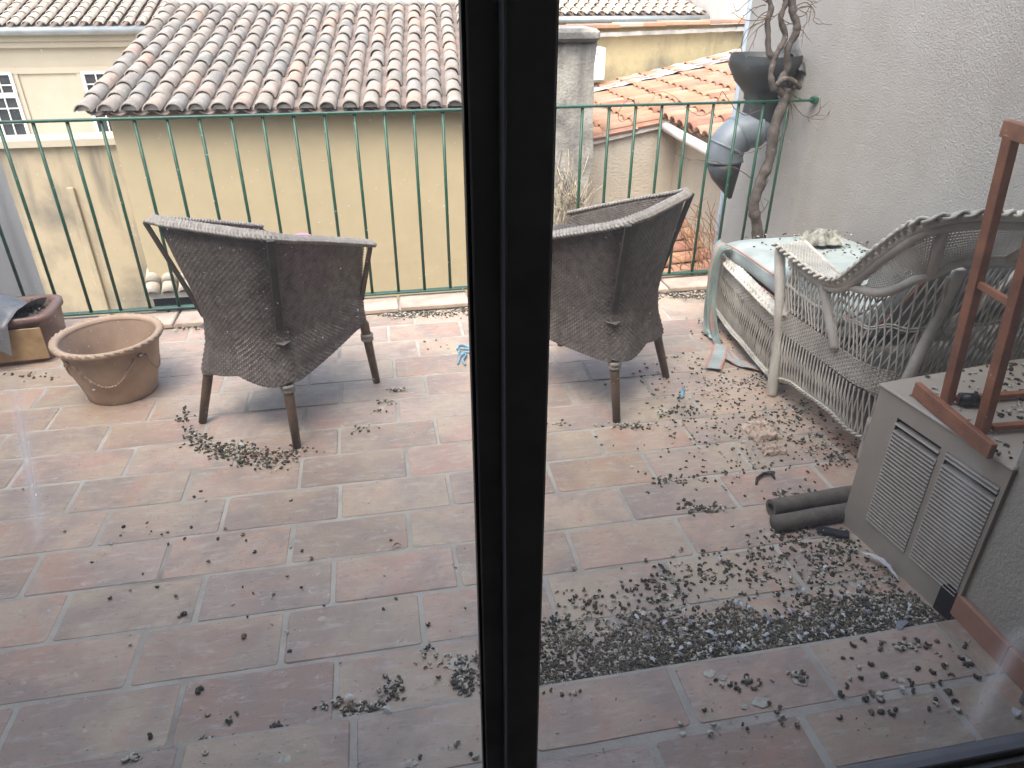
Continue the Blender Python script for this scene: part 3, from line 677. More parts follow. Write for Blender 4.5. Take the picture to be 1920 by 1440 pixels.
# plan path (u in metres) of side and back of the chair part, X,Y
CP = smoothpath([(1.695, 2.64, 0), (1.705, 2.40, 0), (1.71, 2.20, 0), (1.725, 2.07, 0), (1.80, 1.99, 0), (1.95, 1.965, 0), (2.15, 1.96, 0), (2.42, 1.97, 0)], 12)
def curve_at(P, t):
    k = t*(len(P)-1); i = min(int(k), len(P)-2); return P[i].lerp(P[i+1], k-i)
NP = len(CP)-1
_d = [0]
for a, b in zip(CP, CP[1:]): _d.append(_d[-1]+(b-a).length)
CL = _d[-1]
def CPs(s):
    s = min(max(s, 0), CL); i = 0
    while i < len(_d)-2 and _d[i+1] < s: i += 1
    return CP[i].lerp(CP[i+1], (s-_d[i])/(_d[i+1]-_d[i]))
def interp(tab, s):
    if s <= tab[0][0]: return tab[0][1]
    for (a, va), (b, vb) in zip(tab, tab[1:]):
        if s <= b: t = (s-a)/(b-a); t = t*t*(3-2*t); return va+(vb-va)*t
    return tab[-1][1]
# rim of the arm and back, 3d
RIMP = smoothpath([AX(1459, 462, 1.72), AX(1500, 494, 1.70), AX(1543, 524, 1.69), AX(1578, 531, 1.685), AX(1612, 509, 1.675), AX(1648, 479, 1.665), AY(1682, 455, 2.0), AY(1717, 432, 1.90), AY(1752, 417, 1.845), AY(1800, 408, 1.81), AY(1860, 405, 1.79), AY(1920, 407, 1.79), Vector((2.15, 1.78, 1.03)), Vector((2.42, 1.78, 1.02))], 10)
RL = [0]
for a, b in zip(RIMP, RIMP[1:]): RL.append(RL[-1]+(b-a).length)
def RIM(t):
    s = t*RL[-1]; i = 0
    while i < len(RL)-2 and RL[i+1] < s: i += 1
    return RIMP[i].lerp(RIMP[i+1], (s-RL[i])/(RL[i+1]-RL[i]))
RAIL2 = smoothpath([AX(1590, 536, 1.70), AX(1612, 542, 1.70), AX(1647, 549, 1.70), AX(1682, 541, 1.705), AY(1717, 524, 1.93), AY(1751, 513, 1.905), AY(1786, 496, 1.885), AY(1821, 490, 1.875), AY(1870, 488, 1.87), AY(1920, 492, 1.87), Vector((2.2, 1.87, .84)), Vector((2.42, 1.88, .84))], 10)
def at(P, t):
    k = t*(len(P)-1); i = min(int(k), len(P)-2); return P[i].lerp(P[i+1], k-i)
m_ = MB(); braid(m_, RIMP, .024, 3, .0058, .13, 6, .85, .007, 6)
m_.obj('braided_edge', M['whitew'], ch, True)
m_ = MB(); m_.tube([p+Vector((.012, .008, -.026)) for p in RIMP[6:]], .017, 8); m_.tube(RAIL2, .017, 8); m_.obj('back_rail', M['whitewd'], ch, True)
# woven panels in the back
def panel(t0, t1, r0, r1, name='woven_panel'):
    mb = MB(); rows = 15; cols = int(26*(t1-t0)/.2)+8
    def pt(a, v, o):
        A = RIM(lerp(t0, t1, a))+Vector((.012, .010, -.03)); B = at(RAIL2, lerp(r0, r1, a)); p = A.lerp(B, v); n = Vector((-.5, -1, .2)).normalized(); return p+n*o
    for j in range(rows):
        b0 = len(mb.v); N = cols*2
        for i in range(N+1):
            for q in (.16, .84): mb.v.append(tuple(pt(i/N, (j+q)/rows, .003*cos(pi*(i/2+j)))))
        for i in range(N): mb.f.append((b0+i*2, b0+i*2+2, b0+i*2+3, b0+i*2+1)); mb.m.append(0)
    for i in range(cols+1):
        mb.tube([pt(i/cols, v/4, 0) for v in range(5)], .0022, 4, False)
    return mb.obj(name, M['whitew'], ch, True)
panel(.40, .585, .12, .42); panel(.60, .80, .45, .74); panel(.815, .99, .76, .99)
for t, r_ in ((.592, .435), (.807, .75)): m_ = MB(); m_.tube([RIM(t)+Vector((.012, .01, -.02)), at(RAIL2, r_)], .017, 8); m_.obj('back_post', M['whitewd'], ch, True)
# flat woven arm top, from the rim inwards
m_ = MB(); AR = [RIM(.30*i/20) for i in range(21)]
inner = smoothpath([AX(1508, 453, 1.86), AX(1540, 484, 1.82), AX(1566, 507, 1.76), AX(1590, 524, 1.70)], 7)
for j in range(17):
    b0 = len(m_.v)
    for i in range(41):
        a = i/40; A = at(AR, a); B = at(inner, a); 
        for q in (.2, .8):
            p = A.lerp(B, (j+q)/17); m_.v.append((p.x, p.y, p.z+.006+.002*cos(pi*(i+j))))
    for i in range(40): m_.f.append((b0+i*2, b0+i*2+2, b0+i*2+3, b0+i*2+1)); m_.m.append(0)
for i in range(0, 41):
    a = i/40; A = at(AR, a); B = at(inner, a); m_.tube([A+Vector((0, 0, .006)), B+Vector((0, 0, .006))], .002, 4, False)
m_.tube([p+Vector((0, 0, .004)) for p in inner], .008, 6); m_.obj('woven_arm_top', M['whitew'], ch, True)
# posts
def post(nm, P, r): mb = MB(); P = smoothpath(P, 8); mb.tube(P, r, 10); return mb.obj(nm, M['whitewd'], ch, True)
post('leg', [FL(1447, 741, .0), FL(1447, 741, .0)+Vector((.004, .02, .08)), Vector((1.70, 2.615, .22)), Vector((1.70, 2.665, .40)), AX(1462, 468, 1.72)], .0235)
post('arm_brace', [Vector((1.70, 2.60, .36)), AX(1480, 566, 1.712), AX(1492, 512, 1.72)], .019)
post('arm_brace', [AX(1545, 536, 1.70), AX(1556, 600, 1.703), AX(1567, 655, 1.703)], .019)
post('back_brace', [AY(1800, 505, 1.90), AY(1760, 590, 1.93), AY(1699, 715, 1.945), Vector((1.745, 1.96, .10))], .0205)
post('back_brace', [AY(1925, 500, 1.93), AY(1850, 560, 1.93), AY(1765, 620, 1.935)], .018)
post('leg', [(1.77, 3.35, 0), (1.76, 3.36, .20), (1.765, 3.365, .40)], .022)
post('leg', [(2.40, 3.36, 0), (2.40, 3.36, .40)], .022); post('leg', [(2.40, 2.0, 0), (2.40, 2.0, .45)], .022); post('leg', [(1.76, 2.0, 0), (1.75, 1.99, .2)], .022)
# horizontal bands (tight weave) and hems
def band(fn, L, z0, z1, rows, step, name, m=M['whitew']):
    mb = MB(); N = int(L/step)*2
    for j in range(rows):
        b0 = len(mb.v)
        for i in range(N+1):
            a = i/N
            for q in (.12, .5, .88):
                p, n = fn(a); z = lerp(z0(a), z1(a), (j+q)/rows); o = .004*cos(pi*(i/2+j))+(.0015 if q == .5 else 0); mb.v.append((p.x+n.x*o, p.y+n.y*o, z))
        for i in range(N):
            for k in range(2): mb.f.append((b0+i*3+k, b0+i*3+3+k, b0+i*3+4+k, b0+i*3+1+k)); mb.m.append(0)
    for i in range(0, N+1, 2):
        a = i/N; p, n = fn(a); mb.tube([(p.x, p.y, z0(a)), (p.x, p.y, z1(a))], .003, 4, False)
    return mb.obj(name, m, ch, True)
def fC(a):
    s = a*CL; p = CPs(s); q = CPs(min(CL, s+.01))-CPs(max(0, s-.01)); q.normalize(); return p, Vector((q.y, -q.x, 0)) if False else Vector((-q.y, q.x, 0))*-1
band(fC, CL, lambda a: interp([(0, .285), (.4, .295), (1, .30)], a), lambda a: interp([(0, .388), (.5, .398), (1, .405)], a), 11, .014, 'woven_band')
P1 = smoothpath([(1.71, 2.66, 0), (1.72, 2.95, 0), (1.735, 3.20, 0), (1.76, 3.345, 0), (1.85, 3.40, 0), (2.10, 3.41, 0), (2.42, 3.41, 0)], 12)
d1 = [0]
for a, b in zip(P1, P1[1:]): d1.append(d1[-1]+(b-a).length)
L1 = d1[-1]
def f1(a):
    s = a*L1; i = 0
    while i < len(d1)-2 and d1[i+1] < s: i += 1
    p = P1[i].lerp(P1[i+1], (s-d1[i])/(d1[i+1]-d1[i])); q = (P1[i+1]-P1[i]).normalized(); return p, Vector((-q.y, q.x, 0))
top1 = lambda a: interp([(0, .345), (.4, .372), (.55, .40), (1, .41)], a)
band(f1, L1, lambda a: top1(a)-.095, lambda a: top1(a)-.02, 8, .014, 'woven_band')
m_ = MB(); braid(m_, [Vector((f1(a/60)[0].x, f1(a/60)[0].y, top1(a/60))) for a in range(61)], .019, 3, .0052, .10, 6, .85, .006, 5); m_.obj('braided_edge', M['whitew'], ch, True)
hem1 = lambda a: interp([(0, .052), (.25, .072), (.5, .09), (.56, .075), (.75, .10), (1, .07)], a)
hem2 = lambda a: interp([(0, .050), (.16, .105), (.35, .122), (.52, .09), (.6, .06), (.8, .11), (1, .06)], a)
for fn, hm in ((f1, hem1), (fC, hem2)):
    m_ = MB(); P = [Vector((fn(a/60)[0].x, fn(a/60)[0].y, hm(a/60))) for a in range(61)]
    braid(m_, P, .015, 3, .0042, .06, 5, .9, .006, 2); m_.obj('braided_hem', M['whitew'], ch, True)
# stakes below the bands and the lattice above
m_ = MB()
def rod(fn, a0, z0, a1, z1, r=.0034, bow=.0, L=1):
    P = []
    for k in range(7):
        t = k/6; p, n = fn(min(1, max(0, lerp(a0, a1, t)))); o = .002*sin(pi*t)+bow*sin(pi*t); P.append((p.x+n.x*o, p.y+n.y*o, lerp(z0, z1, t)))
    m_.tube(P, r, 5, False)
for fn, hm, tp, L in ((f1, hem1, lambda a: top1(a)-.09, L1), (fC, hem2, lambda a: .29, CL)):
    N = int(L/.021)
    for i in range(N+1):
        a = i/N; j = rnd.uniform(-.004, .004)
        rod(fn, a+j, hm(a), a, tp(a), .0036)
        if i % 1 == 0: rod(fn, a+j+.8/N, hm(a), a-1.2/N, tp(a), .0034, .004)
m_.obj('stakes', M['whitew'], ch, True)['kind'] = 'stuff'
m_ = MB()
def topz(a):   # lattice reaches the arm on the side, the lower back rail behind
    s = a*CL
    return interp([(0, .60), (.20, .585), (.36, .62), (.50, .66), (.62, .76), (.75, .82), (2, .84)], s)
def lat(a, v):
    p, n = fC(min(1, max(0, a))); s = a*CL; z = lerp(.395, topz(a), v); lean = interp([(0, 0), (.45, 0), (.75, .09), (2, .10)], s)*v
    return Vector((p.x-.0*lean, p.y-lean, z))
N = 54
for i in range(-6, N+6):
    for sgn in (1, -1):
        P = []
        for k in range(11):
            v = k/10; a = (i+.5)/N+sgn*v*3.1/N+.004*sin(v*5+i)
            if 0 <= a <= 1: P.append(lat(a, v)+Vector((0, 0, 0))+Vector((.003*sgn, .003*sgn, 0)))
        if len(P) > 2: m_.tube(P, .0036, 5, False)
for v in (.47, .50): m_.tube([lat(a/80, v+.01*sin(a*.9)) for a in range(81)], .0033, 5, False)
o = m_.obj('lattice', M['whitew'], ch, True); o['kind'] = 'stuff'
# inside floor of the frame
m_ = MB(); m_.span(1.76, 2.42, 2.02, 3.36, .27, .29, .005); m_.obj('seat_deck', M['whitewd'], ch)

# mattress of the chaise, folded back rest and piping
def slab(name, P, w0, w1, th, m, label, cat, n=60, pipe_m=None, sag=.012):
    mb = MB(); path = smoothpath(P, 12)
    prof = []
    K = 26
    for k in range(K):
        a = 2*pi*k/K; c_, s_ = cos(a), sin(a); prof.append((math.copysign(abs(c_)**.28, c_), math.copysign(abs(s_)**.6, s_)))
    b0 = len(mb.v); N = len(path)
    for i, p in enumerate(path):
        t = (path[min(i+1, N-1)]-path[max(i-1, 0)]).normalized(); nx = Vector((1, 0, 0)); nz = nx.cross(t).normalized()
        if nz.z < 0: nz = -nz
        e = min(1, min(i, N-1-i)/3); e = .55+.45*e**.6
        for c_, s_ in prof:
            x = lerp(w0, w1, (c_+1)/2); q = p+nz*(th/2*s_*e)
            q += nz*(.010*mn.noise(Vector((x*7, p.y*6, s_)))+.004*mn.noise(Vector((x*22, p.y*20, s_))))
            mb.v.append((x+.006*mn.noise(Vector((p.y*8, s_*3, 0))), q.y, q.z))
    for i in range(N-1):
        for k in range(K): mb.f.append((b0+i*K+k, b0+i*K+(k+1) % K, b0+(i+1)*K+(k+1) % K, b0+(i+1)*K+k)); mb.m.append(0)
    mb.f.append(tuple(b0+k for k in range(K))); mb.m.append(0); mb.f.append(tuple(b0+(N-1)*K+k for k in range(K-1, -1, -1))); mb.m.append(0)
    o = mb.obj(name, m, None, True); tag(o, label, cat)
    for s_ in (-.42, .42):
        mp = MB(); P_ = []
        for i, p in enumerate(path):
            t = (path[min(i+1, N-1)]-path[max(i-1, 0)]).normalized(); nz = Vector((1, 0, 0)).cross(t).normalized()
            if nz.z < 0: nz = -nz
            e = .55+.45*min(1, min(i, N-1-i)/3)**.6; q = p+nz*(th/2*e*(1.02 if s_ > 0 else -1.02)*.8); P_.append(Vector((w0-.004, q.y, q.z)))
        mp.tube(P_, .0045, 6); mp.obj('piping', M['pink_s'], o, True)
    return o
mt = slab('mattress', [(0, 3.385, .395), (0, 3.2, .418), (0, 2.9, .42), (0, 2.6, .415), (0, 2.36, .405)], 1.745, 2.43, .115, M['aqua'], 'pale aqua seat mattress of the chaise strewn with droppings', 'mattress')
mt2 = slab('mattress', [(0, 2.32, .42), (0, 2.2, .50), (0, 2.08, .64), (0, 1.96, .83)], 1.77, 2.40, .09, M['aqua'], 'pale aqua back mattress leaning against the wicker backrest', 'mattress')
# striped folds lying inside
m_ = MB()
for k in range(7):
    x = 1.775+k*.013; P = smoothpath([(x, 2.34, .44+.02*(k % 3)), (x+.01, 2.22, .50), (x+.02, 2.08, .60+.02*(k % 2)), (x+.03, 1.99, .72)], 6); m_.tube(P, [(.006, .016)]*len(P), 6); m_.cur = (k+1) % 3
m_.obj('striped_ties', [M['aqua_d'], M['pink_s'], M['aqua']], mt2, True)
# bunched cloth on the mattress by the wall
c = AY(1545, 440, 3.15); o = rag('cloth_bundle', (c.x, 3.15, c.z-.035), .10, .07, .075, simple('grubby_cloth', (.27, .27, .235), .9, .6, 18, .5, 40), 'small grey green cloth bundle on the mattress by the wall', 'cloth', 14)
# hanging ribbons at the foot corner, trailing on the floor
def ribbon(mb, P, w_, nrm, idx):
    mb.cur = idx; P = smoothpath(P, 8); nrm = Vector(nrm); b0 = len(mb.v)
    for i, p in enumerate(P):
        n_ = nrm+Vector((.5*sin(i*.31+idx), .5*cos(i*.23+idx), 0)); n_.normalize(); mb.v.append(tuple(p-n_*w_/2)); mb.v.append(tuple(p+n_*w_/2+Vector((0, 0, .002))))
    for i in range(len(P)-1): mb.f.append((b0+i*2, b0+i*2+2, b0+i*2+3, b0+i*2+1)); mb.m.append(idx)
m_ = MB()
PT = smoothpath([(1.735, 3.29, .462), (1.702, 3.29, .425), (1.694, 3.275, .25), (1.690, 3.235, .12), (1.685, 3.18, .03), (1.66, 3.10, .012)], 8); NB = len(m_.v); NU, NV = 48, len(PT)-1
for j_ in range(NV+1):
    v = j_/NV; wd = .15-.07*sin(pi*min(1, v*1.15))**1.0; amp = .004+.013*min(1, v*3)
    for i_ in range(NU+1):
        u = i_/NU; f = sin(u*27+2*v+2*sin(u*5))+.5*sin(u*61+v*5); m_.v.append((PT[j_].x-amp*(f+1.2)*.8, PT[j_].y+(u-.5)*wd+.004*sin(v*9+u*8), max(.004, PT[j_].z+.006*f*(v > .9)+.004*sin(u*33))))
for j_ in range(NV):
    for i_ in range(NU): a_ = NB+j_*(NU+1)+i_; m_.f.append((a_, a_+1, a_+NU+2, a_+NU+1)); m_.m.append((0, 0, 2, 1, 0, 0, 2, 2, 1)[(i_//2) % 9])
m_.cur = 0
def onf(L, z=.006): return [FL(x, y, z+.004*(i % 2)) for i, (x, y) in enumerate(L)]
def flatrib(L, w_, idx, z=.008):
    P = smoothpath(onf(L, z), 7); b0 = len(m_.v)
    for i, p in enumerate(P):
        t = (P[min(i+1, len(P)-1)]-P[max(0, i-1)]).normalized(); n_ = Vector((t.y, -t.x, 0))
        for q in (-.5, -.36, .36, .5): m_.v.append(tuple(p+n_*w_*q+Vector((0, 0, .004*sin(i*.6+q*3)+.003))))
    for i in range(len(P)-1):
        for q in range(3): m_.f.append((b0+i*4+q, b0+i*4+4+q, b0+i*4+5+q, b0+i*4+1+q)); m_.m.append(idx if q == 1 else 1)
flatrib([(1350, 650), (1362, 668), (1383, 680), (1410, 688), (1438, 694)], .055, 2, .010); flatrib([(1353, 648), (1346, 668), (1337, 692)], .075, 2, .016)
o = m_.obj('cushion_ties', [M['aqua_d'], M['pink_s'], M['aqua']], None, False); tag(o, 'green and pink striped fabric ties hanging off the chaise and trailing on the floor', 'fabric ties')

# ================================================================== climbing vine with bare twigs
vine = thing('climbing_vine', 'bare gnarled vine trunk with twisting stems climbing past the railing', 'vine')
YV = 3.82
def trunk(L, r, name='trunk', n=9, Y=YV, sp=6, wob=.006):
    P = smoothpath([AY(x, y, Y+dy) for x, y, dy in L], sp); N = len(P); P = [p+Vector((wob*mn.noise(p*13), wob*mn.noise(p*17), 0)) for p in P]
    R = [lerp(r[0], r[1], i/(N-1))*(1+.30*mn.noise(p*38)+.15*mn.noise(p*80)) for i, p in enumerate(P)]; mb = MB(); mb.tube(P, R, n); return mb.obj(name, M['bark'], vine, True)
base_ = AY(1422, 440, YV)
m_ = MB(); P = smoothpath([(base_.x+.02, YV, 0), (base_.x+.01, YV, .18), AY(1420, 430, YV), AY(1413, 385, YV), AY(1425, 345, YV), AY(1443, 300, YV), AY(1452, 240, YV), AY(1468, 195, YV), AY(1476, 165, YV)], 8)
m_.tube(P, [(.034-.010*i/len(P))*(1+.30*mn.noise(p*30)+.18*mn.noise(p*70)) for i, p in enumerate(P)], 12); m_.obj('trunk', M['bark'], vine, True)
trunk([(1470, 180, 0), (1455, 160, -.01), (1449, 168, -.02), (1446, 140, -.02), (1450, 112, 0), (1441, 95, 0), (1440, 40, 0), (1446, 15, 0), (1438, -20, 0), (1450, -70, 0), (1440, -120, 0)], (.017, .013), 'stem')
trunk([(1450, 112, 0), (1462, 92, 0), (1472, 68, 0), (1463, 35, 0), (1473, 5, 0), (1470, -25, 0), (1482, -75, 0), (1474, -125, 0)], (.015, .014), 'stem')
trunk([(1472, 172, 0), (1465, 150, .02), (1476, 130, .02), (1476, 95, .01), (1490, 65, 0), (1493, 42, 0), (1486, 20, 0), (1487, -25, 0), (1498, -70, 0), (1490, -130, 0)], (.018, .018), 'stem')
trunk([(1455, 160, -.02), (1470, 148, -.03), (1486, 152, -.02), (1499, 165, 0)], (.016, .013), 'knot'); 
m_ = MB(); c = AY(1488, 160, YV); m_.lathe([(.001, -.022), (.017, -.018), (.024, 0), (.020, .016), (.001, .022)], c, 10, lambda a, i: 1+.2*sin(a*3+i)); m_.obj('knot', M['bark'], vine, True)
def twig(L, r=.0028, Y=YV, dy=0, kids=2, seed=0):
    rr = random.Random(seed*7+1); n = len(L); P = smoothpath([AY(x, y, Y+dy*i/n) for i, (x, y) in enumerate(L)], 7)
    P = [p+Vector((.006*mn.noise(p*25), .01*mn.noise(p*19), .006*mn.noise(p*31))) for p in P]
    mb = MB(); mb.tube(P, [r*(1-.6*i/len(P)) for i in range(len(P))], 5)
    for k in range(kids):
        i = rr.randrange(3, len(P)-2); p = P[i]; d = (P[i+1]-P[i-1]).normalized()+Vector((rr.uniform(-1, 1), rr.uniform(-.5, .5), rr.uniform(-1, .6))); d = d.normalized()*rr.uniform(.03, .09)
        mb.tube([p, p+d*.5+Vector((0, 0, rr.uniform(-.01, .01))), p+d], [r*.6, r*.5, r*.2], 4)
    return mb.obj('twig', M['twig'], vine, True)
T = [[(1440, 30), (1420, 45), (1398, 60), (1390, 80), (1392, 105)], [(1443, 20), (1425, 30), (1405, 60), (1388, 92)], [(1438, 10), (1420, 12), (1395, 30), (1380, 55)],
     [(1441, 40), (1420, 55), (1412, 80), (1400, 100)], [(1468, 20), (1450, 30), (1425, 32), (1405, 15)], [(1440, 5), (1412, -5), (1385, 20), (1372, 5)], [(1445, 20), (1430, 35), (1395, 38), (1372, 20)],
     [(1490, 15), (1510, 5), (1528, 22), (1524, 40), (1545, 46), (1560, 45)], [(1490, 25), (1505, 12), (1520, 15), (1516, 35), (1505, 50)], [(1485, 5), (1500, 20), (1512, 30), (1505, 60)],
     [(1490, 30), (1510, 28), (1520, 10), (1540, 0)], [(1492, 45), (1475, 42), (1462, 30), (1470, 15)], [(1493, 50), (1508, 60), (1500, 70)], [(1472, 10), (1490, -5), (1515, 0), (1530, 15)],
     [(1480, 165), (1488, 195), (1510, 218), (1540, 224), (1556, 212)], [(1478, 175), (1484, 200), (1486, 225)], [(1521, 218), (1535, 210), (1539, 185)], [(1485, 178), (1500, 186), (1504, 190)],
     [(1440, 270), (1420, 280), (1400, 288), (1375, 292)], [(1480, 200), (1475, 240), (1460, 262)], [(1410, 335), (1385, 318), (1368, 312), (1350, 305)], [(1450, 270), (1420, 330), (1415, 350)],
     [(1425, 208), (1395, 215), (1375, 200), (1355, 172), (1345, 190), (1325, 215), (1300, 212), (1262, 180), (1232, 172), (1222, 190), (1196, 205)], [(1196, 205), (1185, 188), (1172, 190), (1160, 212), (1166, 228), (1190, 212)],
     [(1350, 305), (1318, 300), (1290, 298), (1268, 288), (1275, 275), (1285, 290)], [(1425, 400), (1440, 380), (1432, 370)], [(1428, 360), (1440, 340), (1436, 330), (1448, 318)]]
for i, L in enumerate(T): twig(L, .0030 if i < 22 else .0024, dy=rnd.uniform(-.10, .12), kids=2 if i < 17 else 1, seed=i)
# dry tangle outside the railing
tg = MB(); rr = random.Random(5)
for i in range(70):
    x0 = rr.uniform(1285, 1350); y0 = rr.uniform(440, 540); L = [(x0, y0)]
    dx, dy = rr.uniform(-14, 10), rr.uniform(-26, -8)
    for k in range(4): L.append((L[-1][0]+dx, L[-1][1]+dy)); dx += rr.uniform(-12, 12); dy += rr.uniform(-6, 14)
    Yq = rr.uniform(4.15, 4.6); P = smoothpath([AY(x, y, Yq) for x, y in L if x < 1352], 4) if len([1 for x, y in L if x < 1352]) > 2 else None
    if P: tg.tube(P, .0022, 4, False)
tag(tg.obj('dry_creeper', simple('ginger_twig', (.30, .16, .08), .9, .3, 9)), 'tangle of dry ginger creeper outside the railing near the vine', kind='stuff')
tg = MB()
for i in range(90):
    x0 = rr.uniform(1040, 1095); y0 = rr.uniform(370, 470); L = [(x0, y0)]; dx, dy = rr.uniform(-7, 9), rr.uniform(-34, -12)
    for k in range(3): L.append((L[-1][0]+dx, L[-1][1]+dy)); dx += rr.uniform(-9, 9); dy += rr.uniform(-4, 10)
    tg.tube(smoothpath([AY(x, y, 6.6+rr.uniform(-.15, .1)) for x, y in L], 3), .004, 4, False)
tag(tg.obj('dry_weeds', simple('straw_twig', (.34, .29, .21), .9, .3, 9)), 'dry grey weeds against the weathered cement wall', kind='stuff')

# ================================================================== black rainwater hopper and grey duct
hp = thing('hopper', 'faded black funnel shaped hopper fixed to the rendered wall', 'hopper')
HC = AY(1438, 112, 4.28)
def wob(a, i): return 1+.06*sin(3*a+1)+.03*mn.noise(Vector((cos(a)*2, sin(a)*2, i)))
m_ = MB(); m_.lathe([(.206, .03), (.210, .0), (.212, -.03), (.190, -.07), (.165, -.12), (.125, -.16), (.100, -.19), (.098, -.22)], (HC.x, HC.y, HC.z), 26, wob)
m_.lathe([(.206, .03), (.196, .028), (.165, -.08), (.08, -.2)], (HC.x, HC.y, HC.z), 26, wob); m_.obj('funnel', M['hopper'], hp, True)
m_ = MB(); m_.grid(lambda u, v: (HC.x+.05+.18*u, HC.y-.17+.16*v+.02*sin(u*6), HC.z+.045+.10*u*v+.03*mn.noise(Vector((u*4, v*4, 0)))-.18*(1-v)*u), 14, 10); m_.obj('torn_liner', M['hopper'], hp, True)
m_ = MB(); m_.tube([(HC.x+.01, HC.y, HC.z-.205), (HC.x-.0, HC.y, HC.z-.34), (HC.x-.01, HC.y+.01, HC.z-.42)], [.098, .10, .10], 20, False); m_.obj('neck', M['hopper'], hp, True)
dk = thing('duct_elbow', 'blue grey ventilation duct elbow bending down below the black hopper', 'duct')
P = smoothpath([(HC.x+.0, HC.y+.01, HC.z-.40), AY(1415, 240, 4.28), AY(1385, 252, 4.28), AY(1362, 275, 4.28), AY(1358, 302, 4.28)], 7)
m_ = MB(); m_.tube(P, [.112+.004*(i % 7 == 0) for i in range(len(P))], 22, True); m_.obj('elbow', M['duct'], dk, True)
m_ = MB()
for i in (7, 14, 21): m_.tube([P[i]-(P[i+1]-P[i-1]).normalized()*.008, P[i]+(P[i+1]-P[i-1]).normalized()*.008], .119, 22)
m_.obj('collar', M['duct'], dk, True)
m_ = MB(); e = P[-1]; tip = AY(1356, 366, 4.28); m_.tube([e, e+Vector((.02, 0, -.09)), tip+Vector((.05, 0, -.02))], [.112, .085, .012], 20, True); m_.obj('drip_cone', M['hopper'], dk, True)
m_ = MB(); m_.tube([(2.505, 4.915, -5), (2.505, 4.915, 4)], .022, 10); tag(m_.obj('downpipe', M['bluegrey'], None, True), 'thin pale blue downpipe on the corner of the rendered wall', 'downpipe')
# ================================================================== canal tiles
def canal_mesh(name, m, L=.40, w=.160, h=.072, n=8):
    mb = MB(); vs = []; fs = []
    for yy, k in ((0, 1.0), (L*.5, .93), (L, .86)):
        for i in range(n+1): a = pi*i/n; vs.append((-cos(a)*w/2*k, yy, sin(a)*h*k))
    for i in range(n+1): a = pi*i/n; vs.append((-cos(a)*(w/2-.013), 0, sin(a)*(h-.014)))
    for i in range(n+1): a = pi*i/n; vs.append((-cos(a)*(w/2-.013)*.95, .09, sin(a)*(h-.014)*.95))
    c = n+1
    for j in range(2):
        for i in range(n): fs.append((j*c+i, j*c+i+1, (j+1)*c+i+1, (j+1)*c+i))
    for i in range(n): fs.append((i+1, i, 3*c+i, 3*c+i+1)); fs.append((3*c+i+1, 3*c+i, 4*c+i, 4*c+i+1))
    mb.raw(vs, fs); return mb.mesh(name, m, True)
CT_OLD = canal_mesh('roof_tile', M['roof_old']); CT_FAR = canal_mesh('roof_tile', M['roof_far'], .42, .19, .075, 6); CT_OR = canal_mesh('roof_tile', M['roof_orange'], .40, .165, .060, 7)
def tiled(parent, me, O, E, U, ncol, nrow, sp, ex, lift=.012, jit=1, skip=None, limit=300, cnt=[0]):
    """O origin on the eave, E unit vector along the eave, U unit vector up the slope"""
    O, E, U = Vector(O), Vector(E).normalized(), Vector(U).normalized(); N = E.cross(U).normalized()
    R = Matrix((E, U, N)).transposed(); left = MB(); c0 = 0
    for i in range(ncol):
        for j in range(nrow):
            if skip and skip(i, j): continue
            p = O+E*(i*sp+rnd.uniform(-.006, .006)*jit)+U*(j*ex+rnd.uniform(-.012, .012)*jit)+N*(.014+rnd.uniform(0, .006)*jit)
            q = R@Matrix.Rotation(rad(-3.2+rnd.uniform(-.6, .6)*jit), 3, 'X')@Matrix.Rotation(rad(rnd.uniform(-2.2, 2.2)*jit), 3, 'Z')
            if c0 < limit:
                o = bpy.data.objects.new('roof_tile', me); COL.objects.link(o); o.parent = parent; o.matrix_local = Matrix.Translation(p)@q.to_4x4(); c0 += 1
            else:
                left.raw([p+q@v.co for v in me.vertices], [tuple(f.vertices) for f in me.polygons])
    if left.v: x = left.obj('roof_tiles', me.materials[0], parent, True); x['kind'] = 'stuff'
def pans(parent, O, E, U, ncol, L, sp, m, name='pan_tiles', depth=.045, i0=-1):
    O, E, U = Vector(O), Vector(E).normalized(), Vector(U).normalized(); N = E.cross(U).normalized(); mb = MB()
    for i in range(i0, ncol):
        for k in range(6):
            a0, a1 = pi*k/6, pi*(k+1)/6
            f = lambda a: E*((i+.5)*sp-cos(a)*sp*.42)+N*(.018-sin(a)*depth)
            K = max(1, int(L/.3))
            for j in range(K):
                t0, t1 = L*j/K, L*(j+1)/K; h0, h1 = N*.0, N*.014
                mb.quad(O+f(a0)+U*t0+h0*0, O+f(a1)+U*t0, O+f(a1)+U*t1-h1, O+f(a0)+U*t1-h1)
    x = mb.obj(name, m, parent); x['kind'] = 'stuff'; return x
# ---- cream house straight ahead
hs = thing('cream_house', 'cream rendered house with an old grey canal tile roof just beyond the railing', 'house')
ea, eb = FL(135, 214, .60), FL(873, 203.5, .60); E = (eb-ea); E.z = 0; E.normalize(); Uh = Vector((-E.y, E.x, 0)); U = (Uh+Vector((0, 0, .245))).normalized()
NC = 21; sp = .1975; O = ea+E*.10
roof = MB(); A = ea+E*.12; Bq = ea+E*(NC*sp+.25)
Ls = 3.38
for a, b in ((A+U*.09, Bq+U*.09),): roof.quad(a, b, b+U*Ls, a+U*Ls); dn = Vector((0, 0, -.05)); roof.quad(a+dn, a, a+U*Ls, a+U*Ls+dn); roof.quad(a+dn, b+dn, b, a); 
roof = roof.obj('roof', M['roof_pan'], hs)
tiled(roof, CT_OLD, O, E, U, NC, 12, sp, .285)
m_ = MB(); Nn = E.cross(U).normalized()
